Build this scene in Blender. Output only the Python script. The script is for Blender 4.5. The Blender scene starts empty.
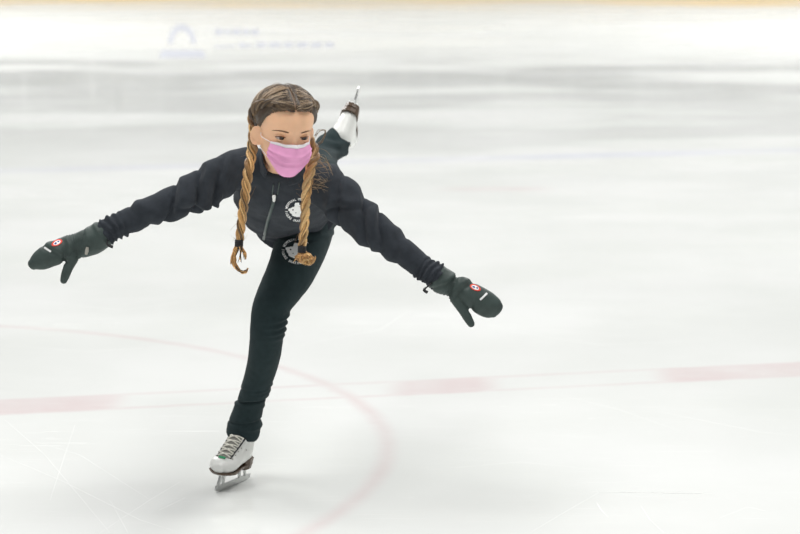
import bpy, bmesh, math, random
import numpy as np
from mathutils import Vector, Matrix, noise
from mathutils.bvhtree import BVHTree

random.seed(7)
rng = np.random.default_rng(7)
S = bpy.context.scene
R = math.radians
PI = math.pi

# ------------------------------------------------------------------ camera
CAM_Z = 1.6
PITCH = 9.2
FPX = 2230.0
cam_d = bpy.data.cameras.new('camera')
cam_d.sensor_width = 36.0
cam_d.lens = FPX / 800 * 36
cam_d.clip_end = 300
cam_d.dof.use_dof = True
cam_d.dof.focus_distance = 5.85
cam_d.dof.aperture_fstop = 4.5
cam = bpy.data.objects.new('camera', cam_d)
S.collection.objects.link(cam)
cam.location = (0, 0, CAM_Z)
cam.rotation_euler = (R(90 - PITCH), 0, 0)
S.camera = cam

# ------------------------------------------------------------------ world
W = bpy.data.worlds.new('arena_air')
S.world = W
W.use_nodes = True
wn = W.node_tree.nodes
wn['Background'].inputs['Color'].default_value = (0.97, 0.985, 1.0, 1)
wn['Background'].inputs['Strength'].default_value = 0.26


# ceiling lamps of the rink, in rows 8 m above the ice
def ceiling_lamp(x, y, power, sx=1.8, sy=1.8, z=8.0, tilt=(0, 0)):
    d = bpy.data.lights.new('ceiling_lamp', 'AREA')
    d.shape = 'RECTANGLE'
    d.size = sx
    d.size_y = sy
    d.energy = power
    d.color = (1.0, 0.985, 0.96)
    o = bpy.data.objects.new('ceiling_lamp', d)
    S.collection.objects.link(o)
    o.location = (x, y, z)
    o.rotation_euler = (tilt[0], tilt[1], 0)
    return o


for lx, ly, pw in ((-3.0, 4.0, 300), (3.0, 5.0, 270), (-5.0, 12.0, 330), (4.5, 12.5, 420),
                   (0.5, -3.0, 90), (-7, 21, 520), (7, 21, 520), (-9, 29, 1250), (9, 29, 1250)):
    ceiling_lamp(lx, ly, pw, 3.6, 3.6)
ceiling_lamp(1.6, 31.0, 40, 8.0, 16.0)

S.view_settings.view_transform = 'Standard'
S.view_settings.look = 'None'
S.view_settings.gamma = 1.0
S.view_settings.use_curve_mapping = False
S.view_settings.exposure = 0.2


# ------------------------------------------------------------------ projection helper (a ray of the lens cut at a real distance)
_p = R(PITCH)
_F = Vector((0, math.cos(_p), -math.sin(_p)))
_U = Vector((0, math.sin(_p), math.cos(_p)))


def P(px, py, Y):
    d = _F + Vector((1, 0, 0)) * ((px - 400) / FPX) + _U * ((267 - py) / FPX)
    return Vector((0, 0, CAM_Z)) + d * (Y / d.y)


def G(px, py):
    d = _F + Vector((1, 0, 0)) * ((px - 400) / FPX) + _U * ((267 - py) / FPX)
    return Vector((0, 0, CAM_Z)) + d * (-CAM_Z / d.z)


# ------------------------------------------------------------------ materials
def mat(name, col, rough=0.6, bump=None, vary=None, sheen=0.0, metal=0.0, sss=0.0, attr=None, spec=0.5, coat=0.0):
    m = bpy.data.materials.new(name)
    m.use_nodes = True
    nt = m.node_tree
    b = nt.nodes['Principled BSDF']
    b.inputs['Base Color'].default_value = (*col, 1)
    b.inputs['Roughness'].default_value = rough
    b.inputs['Metallic'].default_value = metal
    b.inputs['Specular IOR Level'].default_value = spec
    b.inputs['Sheen Weight'].default_value = sheen
    b.inputs['Sheen Roughness'].default_value = 0.5
    b.inputs['Coat Weight'].default_value = coat
    if sss:
        b.inputs['Subsurface Weight'].default_value = sss
        b.inputs['Subsurface Radius'].default_value = (1.0, 0.35, 0.2)
        b.inputs['Subsurface Scale'].default_value = 0.008
    tc = nt.nodes.new('ShaderNodeTexCoord')
    src = None
    if attr:
        a = nt.nodes.new('ShaderNodeAttribute')
        a.attribute_name = attr
        src = a.outputs['Color']
    if vary:
        sc, amt = vary
        n = nt.nodes.new('ShaderNodeTexNoise')
        n.inputs['Scale'].default_value = sc
        n.inputs['Detail'].default_value = 6
        nt.links.new(tc.outputs['Object'], n.inputs['Vector'])
        mr = nt.nodes.new('ShaderNodeMapRange')
        mr.inputs['From Min'].default_value = 0.3
        mr.inputs['From Max'].default_value = 0.7
        mr.inputs['To Min'].default_value = 1 - amt
        mr.inputs['To Max'].default_value = 1 + amt
        nt.links.new(n.outputs['Fac'], mr.inputs['Value'])
        mx = nt.nodes.new('ShaderNodeVectorMath')
        mx.operation = 'SCALE'
        if src:
            nt.links.new(src, mx.inputs[0])
        else:
            mx.inputs[0].default_value = col
        nt.links.new(mr.outputs['Result'], mx.inputs['Scale'])
        src = mx.outputs['Vector']
    if src:
        nt.links.new(src, b.inputs['Base Color'])
    if bump:
        sc, st = bump
        n = nt.nodes.new('ShaderNodeTexNoise')
        n.inputs['Scale'].default_value = sc
        n.inputs['Detail'].default_value = 4
        nt.links.new(tc.outputs['Object'], n.inputs['Vector'])
        bp = nt.nodes.new('ShaderNodeBump')
        bp.inputs['Strength'].default_value = st
        bp.inputs['Distance'].default_value = 0.002
        nt.links.new(n.outputs['Fac'], bp.inputs['Height'])
        nt.links.new(bp.outputs['Normal'], b.inputs['Normal'])
    return m


M = {}
M['skin'] = mat('skin', (0.93, 0.56, 0.35), 0.5, vary=(30, 0.05), sss=0.15)
M['hair'] = mat('hair', (0.2, 0.12, 0.06), 0.42, attr='col', vary=(300, 0.25), spec=0.6)
M['scalp'] = mat('scalp', (0.62, 0.36, 0.22), 0.6)
M['fleece'] = mat('fleece', (0.037, 0.043, 0.052), 0.9, bump=(400, 0.5), vary=(40, 0.15), sheen=0.05, spec=0.12)
M['legging'] = mat('legging', (0.023, 0.037, 0.040), 0.8, bump=(600, 0.4), vary=(60, 0.1), sheen=0.04, spec=0.08)
M['mitten'] = mat('mitten', (0.052, 0.072, 0.067), 0.5, bump=(120, 0.5), vary=(40, 0.15), sheen=0.03, spec=0.22)
M['mask'] = mat('mask', (0.88, 0.40, 0.66), 0.8, bump=(900, 0.2), vary=(50, 0.04), spec=0.2)
M['mask_white'] = mat('mask_white', (0.85, 0.82, 0.85), 0.8)
M['white_print'] = mat('white_print', (0.93, 0.94, 0.93), 0.6)
M['leather'] = mat('leather', (0.76, 0.77, 0.74), 0.33, bump=(60, 0.15), vary=(25, 0.03))
M['lace'] = mat('lace', (0.86, 0.84, 0.76), 0.8)
M['sole'] = mat('sole', (0.085, 0.052, 0.03), 0.4, vary=(60, 0.2))
M['steel'] = mat('steel', (0.62, 0.63, 0.62), 0.38, metal=1.0)
M['zip'] = mat('zip', (0.05, 0.075, 0.07), 0.5)
M['chrome'] = mat('chrome', (0.8, 0.8, 0.78), 0.25, metal=0.7)
M['black'] = mat('black', (0.01, 0.01, 0.012), 0.6)
M['red'] = mat('red', (0.72, 0.05, 0.03), 0.6)
M['blue'] = mat('blue', (0.02, 0.03, 0.22), 0.6)
M['green'] = mat('green', (0.0, 0.25, 0.09), 0.6)
M['brow'] = mat('brow', (0.16, 0.075, 0.035), 0.7)
M['sclera'] = mat('sclera', (0.55, 0.46, 0.42), 0.2)
M['iris'] = mat('iris', (0.06, 0.028, 0.014), 0.15)
M['pupil'] = mat('pupil', (0.004, 0.003, 0.003), 0.1)
M['tongue'] = mat('tongue', (0.26, 0.26, 0.23), 0.7)  # toned down to put the shade between the laces into the colour
M['eyelet'] = mat('eyelet', (0.45, 0.43, 0.38), 0.35, metal=0.6)


# ------------------------------------------------------------------ mesh builder
class MB:
    def __init__(s):
        s.v = []; s.f = []; s.c = []; s.m = []

    def add(s, verts, faces, col=(1, 1, 1), mi=0):
        o = len(s.v)
        s.v += [Vector(v) for v in verts]
        s.f += [[i + o for i in f] for f in faces]
        s.m += [mi] * len(faces)
        if callable(col):
            s.c += [col(i) for i in range(len(verts))]
        else:
            s.c += [col] * len(verts)

    def loft(s, secs, sub=4, n=24, capr=3, col=(1, 1, 1), mi=0, caps=True, ck=(0.8, 0.8)):
        """secs: (centre, width half-vector, depth half-vector)"""
        rings = []
        L = len(secs)
        for i in range(L - 1):
            q = [secs[max(i - 1, 0)], secs[i], secs[i + 1], secs[min(i + 2, L - 1)]]
            for k in range(sub):
                t = k / sub
                rings.append(tuple(cr(q[0][j], q[1][j], q[2][j], q[3][j], t) for j in range(3)))
        rings.append(secs[-1])
        if caps:
            def cap(r, r2, kk):
                t = (r[0] - r2[0]).normalized()
                h = min(r[1].length, r[2].length)
                out = []
                for k in range(1, capr + 1):
                    a = k / (capr + 0.5) * PI / 2
                    out.append((r[0] + t * h * math.sin(a) * kk, r[1] * math.cos(a), r[2] * math.cos(a)))
                return out
            rings = cap(rings[0], rings[1], ck[0])[::-1] + rings + cap(rings[-1], rings[-2], ck[1])
        verts = []
        for c, w, d in rings:
            for k in range(n):
                a = 2 * PI * k / n
                verts.append(c + w * math.cos(a) + d * math.sin(a))
        faces = []
        for i in range(len(rings) - 1):
            for k in range(n):
                a = i * n + k; b = i * n + (k + 1) % n
                faces.append((a, b, b + n, a + n))
        if caps:
            faces.append(tuple(range(n))[::-1])
            faces.append(tuple(range((len(rings) - 1) * n, len(rings) * n)))
        s.add(verts, faces, col, mi)

    def tube(s, pts, r, n=6, col=(1, 1, 1), mi=0, sub=3, flat=1.0, ref=None):
        """round tube through pts; r float or list; col tuple or list along the tube"""
        if not isinstance(r, (list, tuple)):
            r = [r] * len(pts)
        L = len(pts)
        cs = []; rs = []; cc = []
        cl = isinstance(col, list)
        for i in range(L - 1):
            q = [pts[max(i - 1, 0)], pts[i], pts[i + 1], pts[min(i + 2, L - 1)]]
            for k in range(sub):
                t = k / sub
                cs.append(cr(*q, t)); rs.append(r[i] * (1 - t) + r[i + 1] * t)
                if cl: cc.append(tuple(col[i][j] * (1 - t) + col[i + 1][j] * t for j in range(3)))
        cs.append(pts[-1]); rs.append(r[-1])
        if cl: cc.append(col[-1])
        up = ref or Vector((0.13, 0.97, 0.21))
        verts = []; vc = []
        N = len(cs)
        for i in range(N):
            t = (cs[min(i + 1, N - 1)] - cs[max(i - 1, 0)])
            if t.length < 1e-9: t = Vector((0, 0, 1))
            t.normalize()
            a = t.cross(up)
            if a.length < 1e-4: a = t.orthogonal()
            a.normalize(); b = a.cross(t).normalized()
            for k in range(n):
                an = 2 * PI * k / n
                verts.append(cs[i] + a * (rs[i] * math.cos(an)) + b * (rs[i] * flat * math.sin(an)))
                if cl: vc.append(cc[i])
        faces = []
        for i in range(N - 1):
            for k in range(n):
                x = i * n + k; y = i * n + (k + 1) % n
                faces.append((x, y, y + n, x + n))
        faces.append(tuple(range(n))[::-1]); faces.append(tuple(range((N - 1) * n, N * n)))
        s.add(verts, faces, (lambda i: vc[i]) if cl else col, mi)

    def box(s, c, a, b, d, col=(1, 1, 1), mi=0):
        c = Vector(c); vs = []
        for i in (-1, 1):
            for j in (-1, 1):
                for k in (-1, 1):
                    vs.append(c + Vector(a) * i + Vector(b) * j + Vector(d) * k)
        s.add(vs, [(0, 1, 3, 2), (4, 6, 7, 5), (0, 4, 5, 1), (2, 3, 7, 6), (0, 2, 6, 4), (1, 5, 7, 3)], col, mi)

    def prism(s, poly, ax, ay, az, o, h, mi=0):
        """poly 2D extruded +-h along az"""
        n = len(poly)
        vs = [o + ax * x + ay * y - az * h for x, y in poly] + [o + ax * x + ay * y + az * h for x, y in poly]
        fs = [tuple(range(n))[::-1], tuple(range(n, 2 * n))] + [(i, (i + 1) % n, (i + 1) % n + n, i + n) for i in range(n)]
        s.add(vs, fs, mi=mi)

    def transform(s, mtx):
        s.v = [mtx @ v for v in s.v]

    def build(s, name, mats, parent=None, origin=Vector((0, 0, 0)), smooth=True, fix=True):
        me = bpy.data.meshes.new(name)
        me.from_pydata([tuple(v - origin) for v in s.v], [], s.f)
        if not isinstance(mats, (list, tuple)): mats = [mats]
        for m_ in mats: me.materials.append(m_)
        me.polygons.foreach_set('material_index', s.m)
        me.polygons.foreach_set('use_smooth', [smooth] * len(s.f))
        if any(c != (1, 1, 1) for c in s.c):
            ca = me.color_attributes.new('col', 'FLOAT_COLOR', 'POINT')
            flat = []
            for c in s.c: flat += [c[0], c[1], c[2], 1]
            ca.data.foreach_set('color', flat)
        if fix:
            bm = bmesh.new(); bm.from_mesh(me)
            bmesh.ops.recalc_face_normals(bm, faces=bm.faces)
            bm.to_mesh(me); bm.free()
        me.update()
        o = bpy.data.objects.new(name, me)
        S.collection.objects.link(o)
        if parent: o.parent = parent
        return o


def cr(a, b, c, d, t):
    return 0.5 * ((2 * b) + (c - a) * t + (2 * a - 5 * b + 4 * c - d) * t * t + (3 * b - a - 3 * c + d) * t ** 3)


def remeshed(mb, voxel, smooth=4, factor=0.5):
    """union of the closed pieces in mb as one continuous skin -> (verts ndarray, faces)"""
    me = bpy.data.meshes.new('tmp')
    me.from_pydata([tuple(v) for v in mb.v], [], mb.f)
    bm = bmesh.new(); bm.from_mesh(me)
    bmesh.ops.recalc_face_normals(bm, faces=bm.faces)
    bm.to_mesh(me); bm.free()
    o = bpy.data.objects.new('tmp', me)
    S.collection.objects.link(o)
    r = o.modifiers.new('r', 'REMESH'); r.mode = 'VOXEL'; r.voxel_size = voxel
    if smooth:
        sm = o.modifiers.new('s', 'SMOOTH'); sm.iterations = smooth; sm.factor = factor
    dg = bpy.context.evaluated_depsgraph_get()
    e = o.evaluated_get(dg).to_mesh()
    vs = np.empty(len(e.vertices) * 3); e.vertices.foreach_get('co', vs)
    ns = np.empty(len(e.vertices) * 3); e.vertices.foreach_get('normal', ns)
    fs = [tuple(p.vertices) for p in e.polygons]
    bpy.data.objects.remove(o); bpy.data.meshes.remove(me)
    return vs.reshape(-1, 3), ns.reshape(-1, 3), fs


def normals_of(vs, fs):
    f = np.array([q if len(q) == 4 else (q[0], q[1], q[2], q[2]) for q in fs])
    n = np.cross(vs[f[:, 2]] - vs[f[:, 0]], vs[f[:, 3]] - vs[f[:, 1]])
    out = np.zeros_like(vs)
    for k in range(4): np.add.at(out, f[:, k], n)
    return out / (np.linalg.norm(out, axis=1, keepdims=True) + 1e-12)


def lap(vs, fs, it=2, k=0.5):
    f = np.array([q for q in fs if len(q) == 4])
    e = np.concatenate([f[:, [0, 1]], f[:, [1, 2]], f[:, [2, 3]], f[:, [3, 0]]])
    e = np.concatenate([e, e[:, ::-1]])
    cnt = np.zeros(len(vs)); np.add.at(cnt, e[:, 0], 1); cnt = np.maximum(cnt, 1)
    for _ in range(it):
        acc = np.zeros_like(vs); np.add.at(acc, e[:, 0], vs[e[:, 1]])
        vs = vs + k * (acc / cnt[:, None] - vs)
    return vs


def mb_from(vs, fs):
    m = MB(); m.add([Vector(v) for v in vs], fs); return m


def tag(o, label=None, cat=None, group=None, kind=None):
    if label: o['label'] = label
    if cat: o['category'] = cat
    if group: o['group'] = group
    if kind: o['kind'] = kind
    return o


def smooth01(x):
    x = np.clip(x, 0, 1); return x * x * (3 - 2 * x)


# limb frame: sections along a path that lies roughly across the view
def limb_secs(rows, ref=Vector((0, 1, 0))):
    cs = [r[0] for r in rows]; out = []
    for i, r in enumerate(rows):
        t = (cs[min(i + 1, len(cs) - 1)] - cs[max(i - 1, 0)]).normalized()
        w = t.cross(ref).normalized(); d = w.cross(t).normalized()
        out.append((r[0], w * r[1], d * (r[2] if len(r) > 2 else r[1])))
    return out


def path_samples(secs, sub=12):
    cs = []; L = len(secs)
    for i in range(L - 1):
        q = [secs[max(i - 1, 0)][0], secs[i][0], secs[i + 1][0], secs[min(i + 2, L - 1)][0]]
        for k in range(sub): cs.append(np.array(cr(*q, k / sub)))
    cs.append(np.array(secs[-1][0])); cs = np.array(cs)
    s = np.concatenate([[0], np.cumsum(np.linalg.norm(np.diff(cs, axis=0), axis=1))])
    return cs, s


def limb_coords(vs, secs, ref=(0, 1, 0)):
    cs, s = path_samples(secs)
    d2 = ((vs[:, None, :] - cs[None]) ** 2).sum(2)
    k = d2.argmin(1)
    tan = np.gradient(cs, axis=0); tan /= np.linalg.norm(tan, axis=1, keepdims=True)
    rel = vs - cs[k]; t = tan[k]
    ss = s[k] + (rel * t).sum(1)
    w = np.cross(t, np.array(ref)); w /= np.linalg.norm(w, axis=1, keepdims=True)
    d = np.cross(w, t)
    th = np.arctan2((rel * w).sum(1), -(rel * d).sum(1))   # 0 = facing the camera, +90 = the w side
    return ss, th, np.sqrt(d2.min(1)), s[-1]


def fold(ss, th, s0, k=0.0, th0=0.0, A=0.006, wl=0.012, wr=0.004, ph=0.0, pw=1.0):
    x = ss - (s0 + k * np.sin(th - th0))
    prof = np.where(x < 0, np.exp(-(x / wl) ** 2), np.exp(-(x / (wr * 1.15)) ** 2))
    m = (0.5 + 0.5 * np.cos(th - ph)) ** pw
    val = np.exp(-((x - wr * 2.4) / 0.0055) ** 2)
    return A * (prof - 0.55 * val) * m


def vnoise(vs, sc, seed=0.0):
    return np.array([noise.noise(Vector((v[0] * sc + seed, v[1] * sc, v[2] * sc))) for v in vs])


# ================================================================== SETTING
def struct(o):
    o['kind'] = 'structure'; return o


# ---- ice
def ice_material():
    m = bpy.data.materials.new('ice'); m.use_nodes = True
    nt = m.node_tree; N = nt.nodes; Lk = nt.links
    b = N['Principled BSDF']
    geo = N.new('ShaderNodeNewGeometry')
    sep = N.new('ShaderNodeSeparateXYZ'); Lk.new(geo.outputs['Position'], sep.inputs[0])

    def mth(op, a, b_=None, clamp=False):
        n = N.new('ShaderNodeMath'); n.operation = op; n.use_clamp = clamp
        for i, x in enumerate((a, b_)):
            if x is None: continue
            if isinstance(x, (int, float)): n.inputs[i].default_value = x
            else: Lk.new(x, n.inputs[i])
        return n.outputs[0]

    def noise_t(scale, detail=4, stretch=(1, 1, 1), rot=0.0, rough=0.5):
        mp = N.new('ShaderNodeMapping'); mp.inputs['Scale'].default_value = stretch
        mp.inputs['Rotation'].default_value = (0, 0, rot)
        Lk.new(geo.outputs['Position'], mp.inputs['Vector'])
        n = N.new('ShaderNodeTexNoise'); n.inputs['Scale'].default_value = scale
        n.inputs['Detail'].default_value = detail; n.inputs['Roughness'].default_value = rough
        Lk.new(mp.outputs[0], n.inputs['Vector'])
        return n.outputs['Fac']

    def ramp(x, lo, hi, a=0.0, c=1.0):
        n = N.new('ShaderNodeMapRange'); n.inputs['From Min'].default_value = lo; n.inputs['From Max'].default_value = hi
        n.inputs['To Min'].default_value = a; n.inputs['To Max'].default_value = c
        n.interpolation_type = 'SMOOTHSTEP'
        Lk.new(x, n.inputs['Value']); return n.outputs[0]

    def band(dist, w, e):   # 1 where |dist| < w, edge softness e
        return ramp(mth('ABSOLUTE', dist), w - e, w + e, 1, 0)

    X, Y = sep.outputs[0], sep.outputs[1]
    # centre line: through two ground points
    def line_dist(p, q):
        d = (q - p).normalized(); nx, ny = -d.y, d.x
        a = mth('MULTIPLY', X, nx); c = mth('MULTIPLY', Y, ny)
        return mth('SUBTRACT', mth('ADD', a, c), nx * p.x + ny * p.y), d
    grain = noise_t(9, 6, rough=0.7)
    jit = mth('MULTIPLY', mth('SUBTRACT', grain, 0.5), 0.03)
    ld, d = line_dist(G(0, 407), G(800, 369))
    ldj = mth('ADD', ld, jit)
    half = 0.115
    full = band(ldj, half, 0.02)
    rails = mth('MAXIMUM', band(mth('SUBTRACT', ldj, half - 0.012), 0.016, 0.014), band(mth('ADD', ldj, half - 0.012), 0.016, 0.014))
    # gaps of bare ice between the painted blocks of the line
    gx = [G(x, y).x for x, y in ((118, 401), (395, 388), (492, 384), (660, 376))]
    inside1 = mth('MULTIPLY', ramp(X, gx[0] - 0.06, gx[0] + 0.06), ramp(X, gx[1] - 0.06, gx[1] + 0.06, 1, 0))
    inside2 = mth('MULTIPLY', ramp(X, gx[2] - 0.06, gx[2] + 0.06), ramp(X, gx[3] - 0.06, gx[3] + 0.06, 1, 0))
    gap = mth('ADD', inside1, inside2, True)
    red_line = mth('MAXIMUM', mth('MULTIPLY', full, mth('SUBTRACT', 1.0, gap)), mth('MULTIPLY', rails, 0.55))
    # crease circle
    cxr, cyr, rr = CIRC
    dx = mth('SUBTRACT', X, cxr); dy = mth('SUBTRACT', Y, cyr)
    rad = mth('SQRT', mth('ADD', mth('MULTIPLY', dx, dx), mth('MULTIPLY', dy, dy)))
    circ = band(mth('ADD', mth('SUBTRACT', rad, rr), jit), 0.022, 0.03)
    circ = mth('MULTIPLY', circ, 0.75)
    red = mth('MAXIMUM', red_line, circ)
    # a faint red patch farther out
    rp = G(495, 189)
    patch = mth('MULTIPLY', band(mth('SUBTRACT', X, rp.x), 0.28, 0.12), band(mth('SUBTRACT', Y, rp.y), 0.09, 0.08))
    red = mth('MAXIMUM', red, mth('MULTIPLY', patch, 0.6))
    fade = ramp(noise_t(2.2, 5, rough=0.65), 0.25, 0.75, 0.45, 1.0)
    red = mth('MULTIPLY', red, fade)
    bd, _ = line_dist(G(0, 171), G(800, 150))
    blue = mth('MULTIPLY', band(mth('ADD', bd, jit), 0.15, 0.06), 0.20)
    blue = mth('MULTIPLY', blue, ramp(noise_t(0.8, 3), 0.3, 0.7, 0.3, 1.0))

    # worn ice: cloudy patches, streaks and fine scratches
    cloud = ramp(noise_t(0.9, 6, (1, 1, 1)), 0.3, 0.72)
    snow = ramp(noise_t(22, 6, rough=0.75), 0.62, 0.76)
    scr = None
    for k, (sc, rot, lo) in enumerate(((3.0, 0.5, 0.70), (2.6, -0.6, 0.705), (2.2, 1.35, 0.71), (3.3, -1.2, 0.712), (2.4, 0.85, 0.71))):
        s1 = ramp(noise_t(sc, 1.0, (1.0, 60.0, 1.0), rot), lo, lo + 0.03)
        scr = s1 if scr is None else mth('MAXIMUM', scr, s1)
    wear = mth('ADD', mth('MULTIPLY', scr, 0.28), mth('MULTIPLY', snow, 0.35), True)

    def mix(a, c, f):
        n = N.new('ShaderNodeMix'); n.data_type = 'RGBA'
        Lk.new(f, n.inputs[0])
        for i, x in ((6, a), (7, c)):
            if isinstance(x, tuple): n.inputs[i].default_value = (*x, 1)
            else: Lk.new(x, n.inputs[i])
        return n.outputs[2]
    base = mix((0.70, 0.72, 0.70), (0.77, 0.785, 0.775), cloud)
    base = mix(base, (0.62, 0.41, 0.43), mth('MULTIPLY', red, 0.5))
    base = mix(base, (0.40, 0.40, 0.78), blue)
    base = mix(base, (0.87, 0.88, 0.87), wear)
    Lk.new(base, b.inputs['Base Color'])
    b.inputs['IOR'].default_value = 1.31
    ro = ramp(noise_t(0.55, 5, (0.45, 1.0, 1.0)), 0.4, 0.6, 0.05, 0.19)
    ro = mth('ADD', ro, mth('MULTIPLY', wear, 0.3))
    Lk.new(ro, b.inputs['Roughness'])
    bp = N.new('ShaderNodeBump'); bp.inputs['Strength'].default_value = 0.12; bp.inputs['Distance'].default_value = 0.002
    hh = mth('ADD', mth('MULTIPLY', noise_t(14, 5), 0.12), mth('MULTIPLY', scr, 0.5))
    hh = mth('ADD', hh, mth('MULTIPLY', noise_t(0.9, 4, (0.6, 1.0, 1.0)), 5.0))
    Lk.new(hh, bp.inputs['Height']); Lk.new(bp.outputs[0], b.inputs['Normal'])
    return m


# circle of the crease, fitted through points read off the ice
_pts = [G(0, 325), G(130, 339), G(250, 360), G(330, 385), G(385, 430), G(391, 455), G(350, 508), G(300, 530)]
_A = np.array([[2 * p.x, 2 * p.y, 1] for p in _pts]); _b = np.array([p.x ** 2 + p.y ** 2 for p in _pts])
_sol = np.linalg.lstsq(_A, _b, rcond=None)[0]
CIRC = (float(_sol[0]), float(_sol[1]), float(math.sqrt(_sol[2] + _sol[0] ** 2 + _sol[1] ** 2)))

Y_END = 39.8
ice = ice_material()
scratch = mat('scraped_ice', (0.88, 0.89, 0.88), 0.7)
logo_mat = mat('logo_grey', (0.55, 0.57, 0.63), 0.35)
fl = MB()
fl.add([(-14, -6, 0), (14, -6, 0), (14, Y_END, 0), (-14, Y_END, 0), (-14, -6, -0.3), (14, -6, -0.3), (14, Y_END, -0.3), (-14, Y_END, -0.3)],
       [(0, 1, 2, 3), (7, 6, 5, 4), (0, 4, 5, 1), (1, 5, 6, 2), (2, 6, 7, 3), (3, 7, 4, 0)])


def groove(pts, w):       # skate mark scraped into the ice
    pts = [Vector((p.x, p.y, 0.0006)) for p in pts]
    n = len(pts)
    vs = []; fs = []
    for i, p in enumerate(pts):
        t = (pts[min(i + 1, n - 1)] - pts[max(i - 1, 0)]).normalized(); s = Vector((-t.y, t.x, 0))
        ww = 0.42 * w * math.sin(PI * (i + 0.35) / (n - 0.3))
        vs += [p - s * ww, p + s * ww]
    for i in range(n - 1): fs.append((2 * i, 2 * i + 1, 2 * i + 3, 2 * i + 2))
    fl.add(vs, fs, mi=1)


for pts, w in (([(592, 492), (640, 492.5), (690, 493.3), (712, 494)], 0.004), ([(597, 503), (601, 510), (608, 517)], 0.003),
               ([(641, 506), (650, 520), (664, 533)], 0.0015), ([(748, 507), (765, 511)], 0.002), ([(720, 518), (748, 507)], 0.001),
               ([(660, 412), (700, 420), (760, 432), (799, 436)], 0.0014), ([(560, 395), (620, 410), (680, 431)], 0.001),
               ([(160, 510), (185, 498)], 0.002), ([(30, 440), (80, 455), (150, 500)], 0.001), ([(5, 420), (45, 455), (110, 533)], 0.0011),
               ([(75, 425), (60, 470), (50, 500)], 0.001), ([(100, 533), (150, 500), (180, 482)], 0.001),
               ([(0, 455), (60, 480), (140, 520), (180, 533)], 0.0012), ([(110, 500), (128, 533)], 0.001),
               ([(430, 470), (520, 462), (600, 470)], 0.001), ([(600, 492), (560, 515), (530, 533)], 0.001),
               ([(20, 300), (120, 310), (200, 300)], 0.0015), ([(500, 330), (600, 345), (720, 340)], 0.0014),
               ([(410, 310), (380, 330), (300, 345)], 0.0014), ([(0, 345), (90, 352), (190, 345)], 0.0014)):
    groove([G(*p) for p in pts], w)


# grey-blue sponsor mark and lettering laid flat on the far ice
def ice_poly(poly, mi=2):
    vs = [G(x, y) for x, y in poly]; vs = [Vector((v.x, v.y, 0.0008)) for v in vs]
    fl.add(vs, [tuple(range(len(vs)))], mi=mi)


def ice_arc(cx, cy, rx, ry, a0, a1, th):
    n = 16; o = []; i_ = []
    for k in range(n + 1):
        a = R(a0 + (a1 - a0) * k / n)
        o.append((cx + rx * math.cos(a), cy - ry * math.sin(a))); i_.append((cx + rx * (1 - th) * math.cos(a), cy - ry * (1 - th) * math.sin(a)))
    for k in range(n): ice_poly([o[k], o[k + 1], i_[k + 1], i_[k]])


ice_arc(182, 44, 14, 20, 0, 180, 0.35)
ice_poly([(162, 50), (203, 50), (206, 58), (159, 58)])
xx = 215
for wd in (8, 5, 9, 6, 8):
    ice_poly([(xx, 29), (xx + wd, 29), (xx + wd, 35), (xx, 35)]); xx += wd + 2
xx = 214
for k, wd in enumerate((22, 14, 10, 12, 9, 12, 11, 9)):
    ice_poly([(xx, 42.5 if k else 46), (xx + wd, 42 if k > 1 else 45), (xx + wd, 47), (xx, 48)]); xx += wd + 3
floor = struct(fl.build('floor', [ice, scratch, logo_mat], smooth=False))


# ---- end of the rink: dasher boards, glass and the stand behind
white_board = mat('white_board', (0.86, 0.86, 0.83), 0.4, vary=(3, 0.03))
kick = mat('kickplate', (0.93, 0.70, 0.36), 0.5)
m = MB(); m.box((0, Y_END + 0.06, 0.52), (13.5, 0, 0), (0, 0.06, 0), (0, 0, 0.52))
wb = struct(m.build('wall_far', white_board, smooth=False))
m = MB(); m.box((0, Y_END - 0.01, 0.085), (13.5, 0, 0), (0, 0.012, 0), (0, 0, 0.085))
struct(m.build('trim_1', kick, smooth=False))
m = MB(); m.box((0, Y_END + 0.03, 1.06), (13.5, 0, 0), (0, 0.05, 0), (0, 0, 0.03))
struct(m.build('trim_2', mat('cap_rail', (0.75, 0.77, 0.8), 0.4), smooth=False))
for side, sx in (('left', -1), ('right', 1)):
    m = MB(); m.box((sx * 13.9, (Y_END - 6) / 2, 0.52), (0.06, 0, 0), (0, (Y_END + 6) / 2, 0), (0, 0, 0.52))
    struct(m.build('wall_' + side, white_board, smooth=False))
    m = MB(); m.box((sx * 13.83, (Y_END - 6) / 2, 0.085), (0.012, 0, 0), (0, (Y_END + 6) / 2, 0), (0, 0, 0.085))
    struct(m.build('baseboard_' + side, kick, smooth=False))
stand_m = mat('stand_wall', (0.62, 0.63, 0.62), 0.8, vary=(1.5, 0.2))
m = MB(); m.box((0, Y_END + 5.0, 3.9), (16, 0, 0), (0, 0.1, 0), (0, 0, 2.1))
m.box((0, Y_END + 5.0, 0.9), (16, 0, 0), (0, 0.1, 0), (0, 0, 0.9))
struct(m.build('wall_back', mat('hall_wall', (0.84, 0.85, 0.84), 0.8), smooth=False))
# window_1: shield of clear panes on the boards
gl = bpy.data.materials.new('rink_glass'); gl.use_nodes = True
gb = gl.node_tree.nodes['Principled BSDF']
gb.inputs['Transmission Weight'].default_value = 1.0; gb.inputs['Roughness'].default_value = 0.0; gb.inputs['IOR'].default_value = 1.1
m = MB()
for k in range(-10, 11):
    m.box((k * 1.22, Y_END + 0.06, 1.9), (0.59, 0, 0), (0, 0.006, 0), (0, 0, 0.8))
win = struct(m.build('window_1', gl, smooth=False))
m = MB()
for k in range(-10, 11):
    m.box((k * 1.22 + 0.61, Y_END + 0.06, 1.9), (0.02, 0, 0), (0, 0.02, 0), (0, 0, 0.82))
fr = m.build('window_frame', mat('post', (0.42, 0.43, 0.43), 0.5), win, smooth=False)
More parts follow.
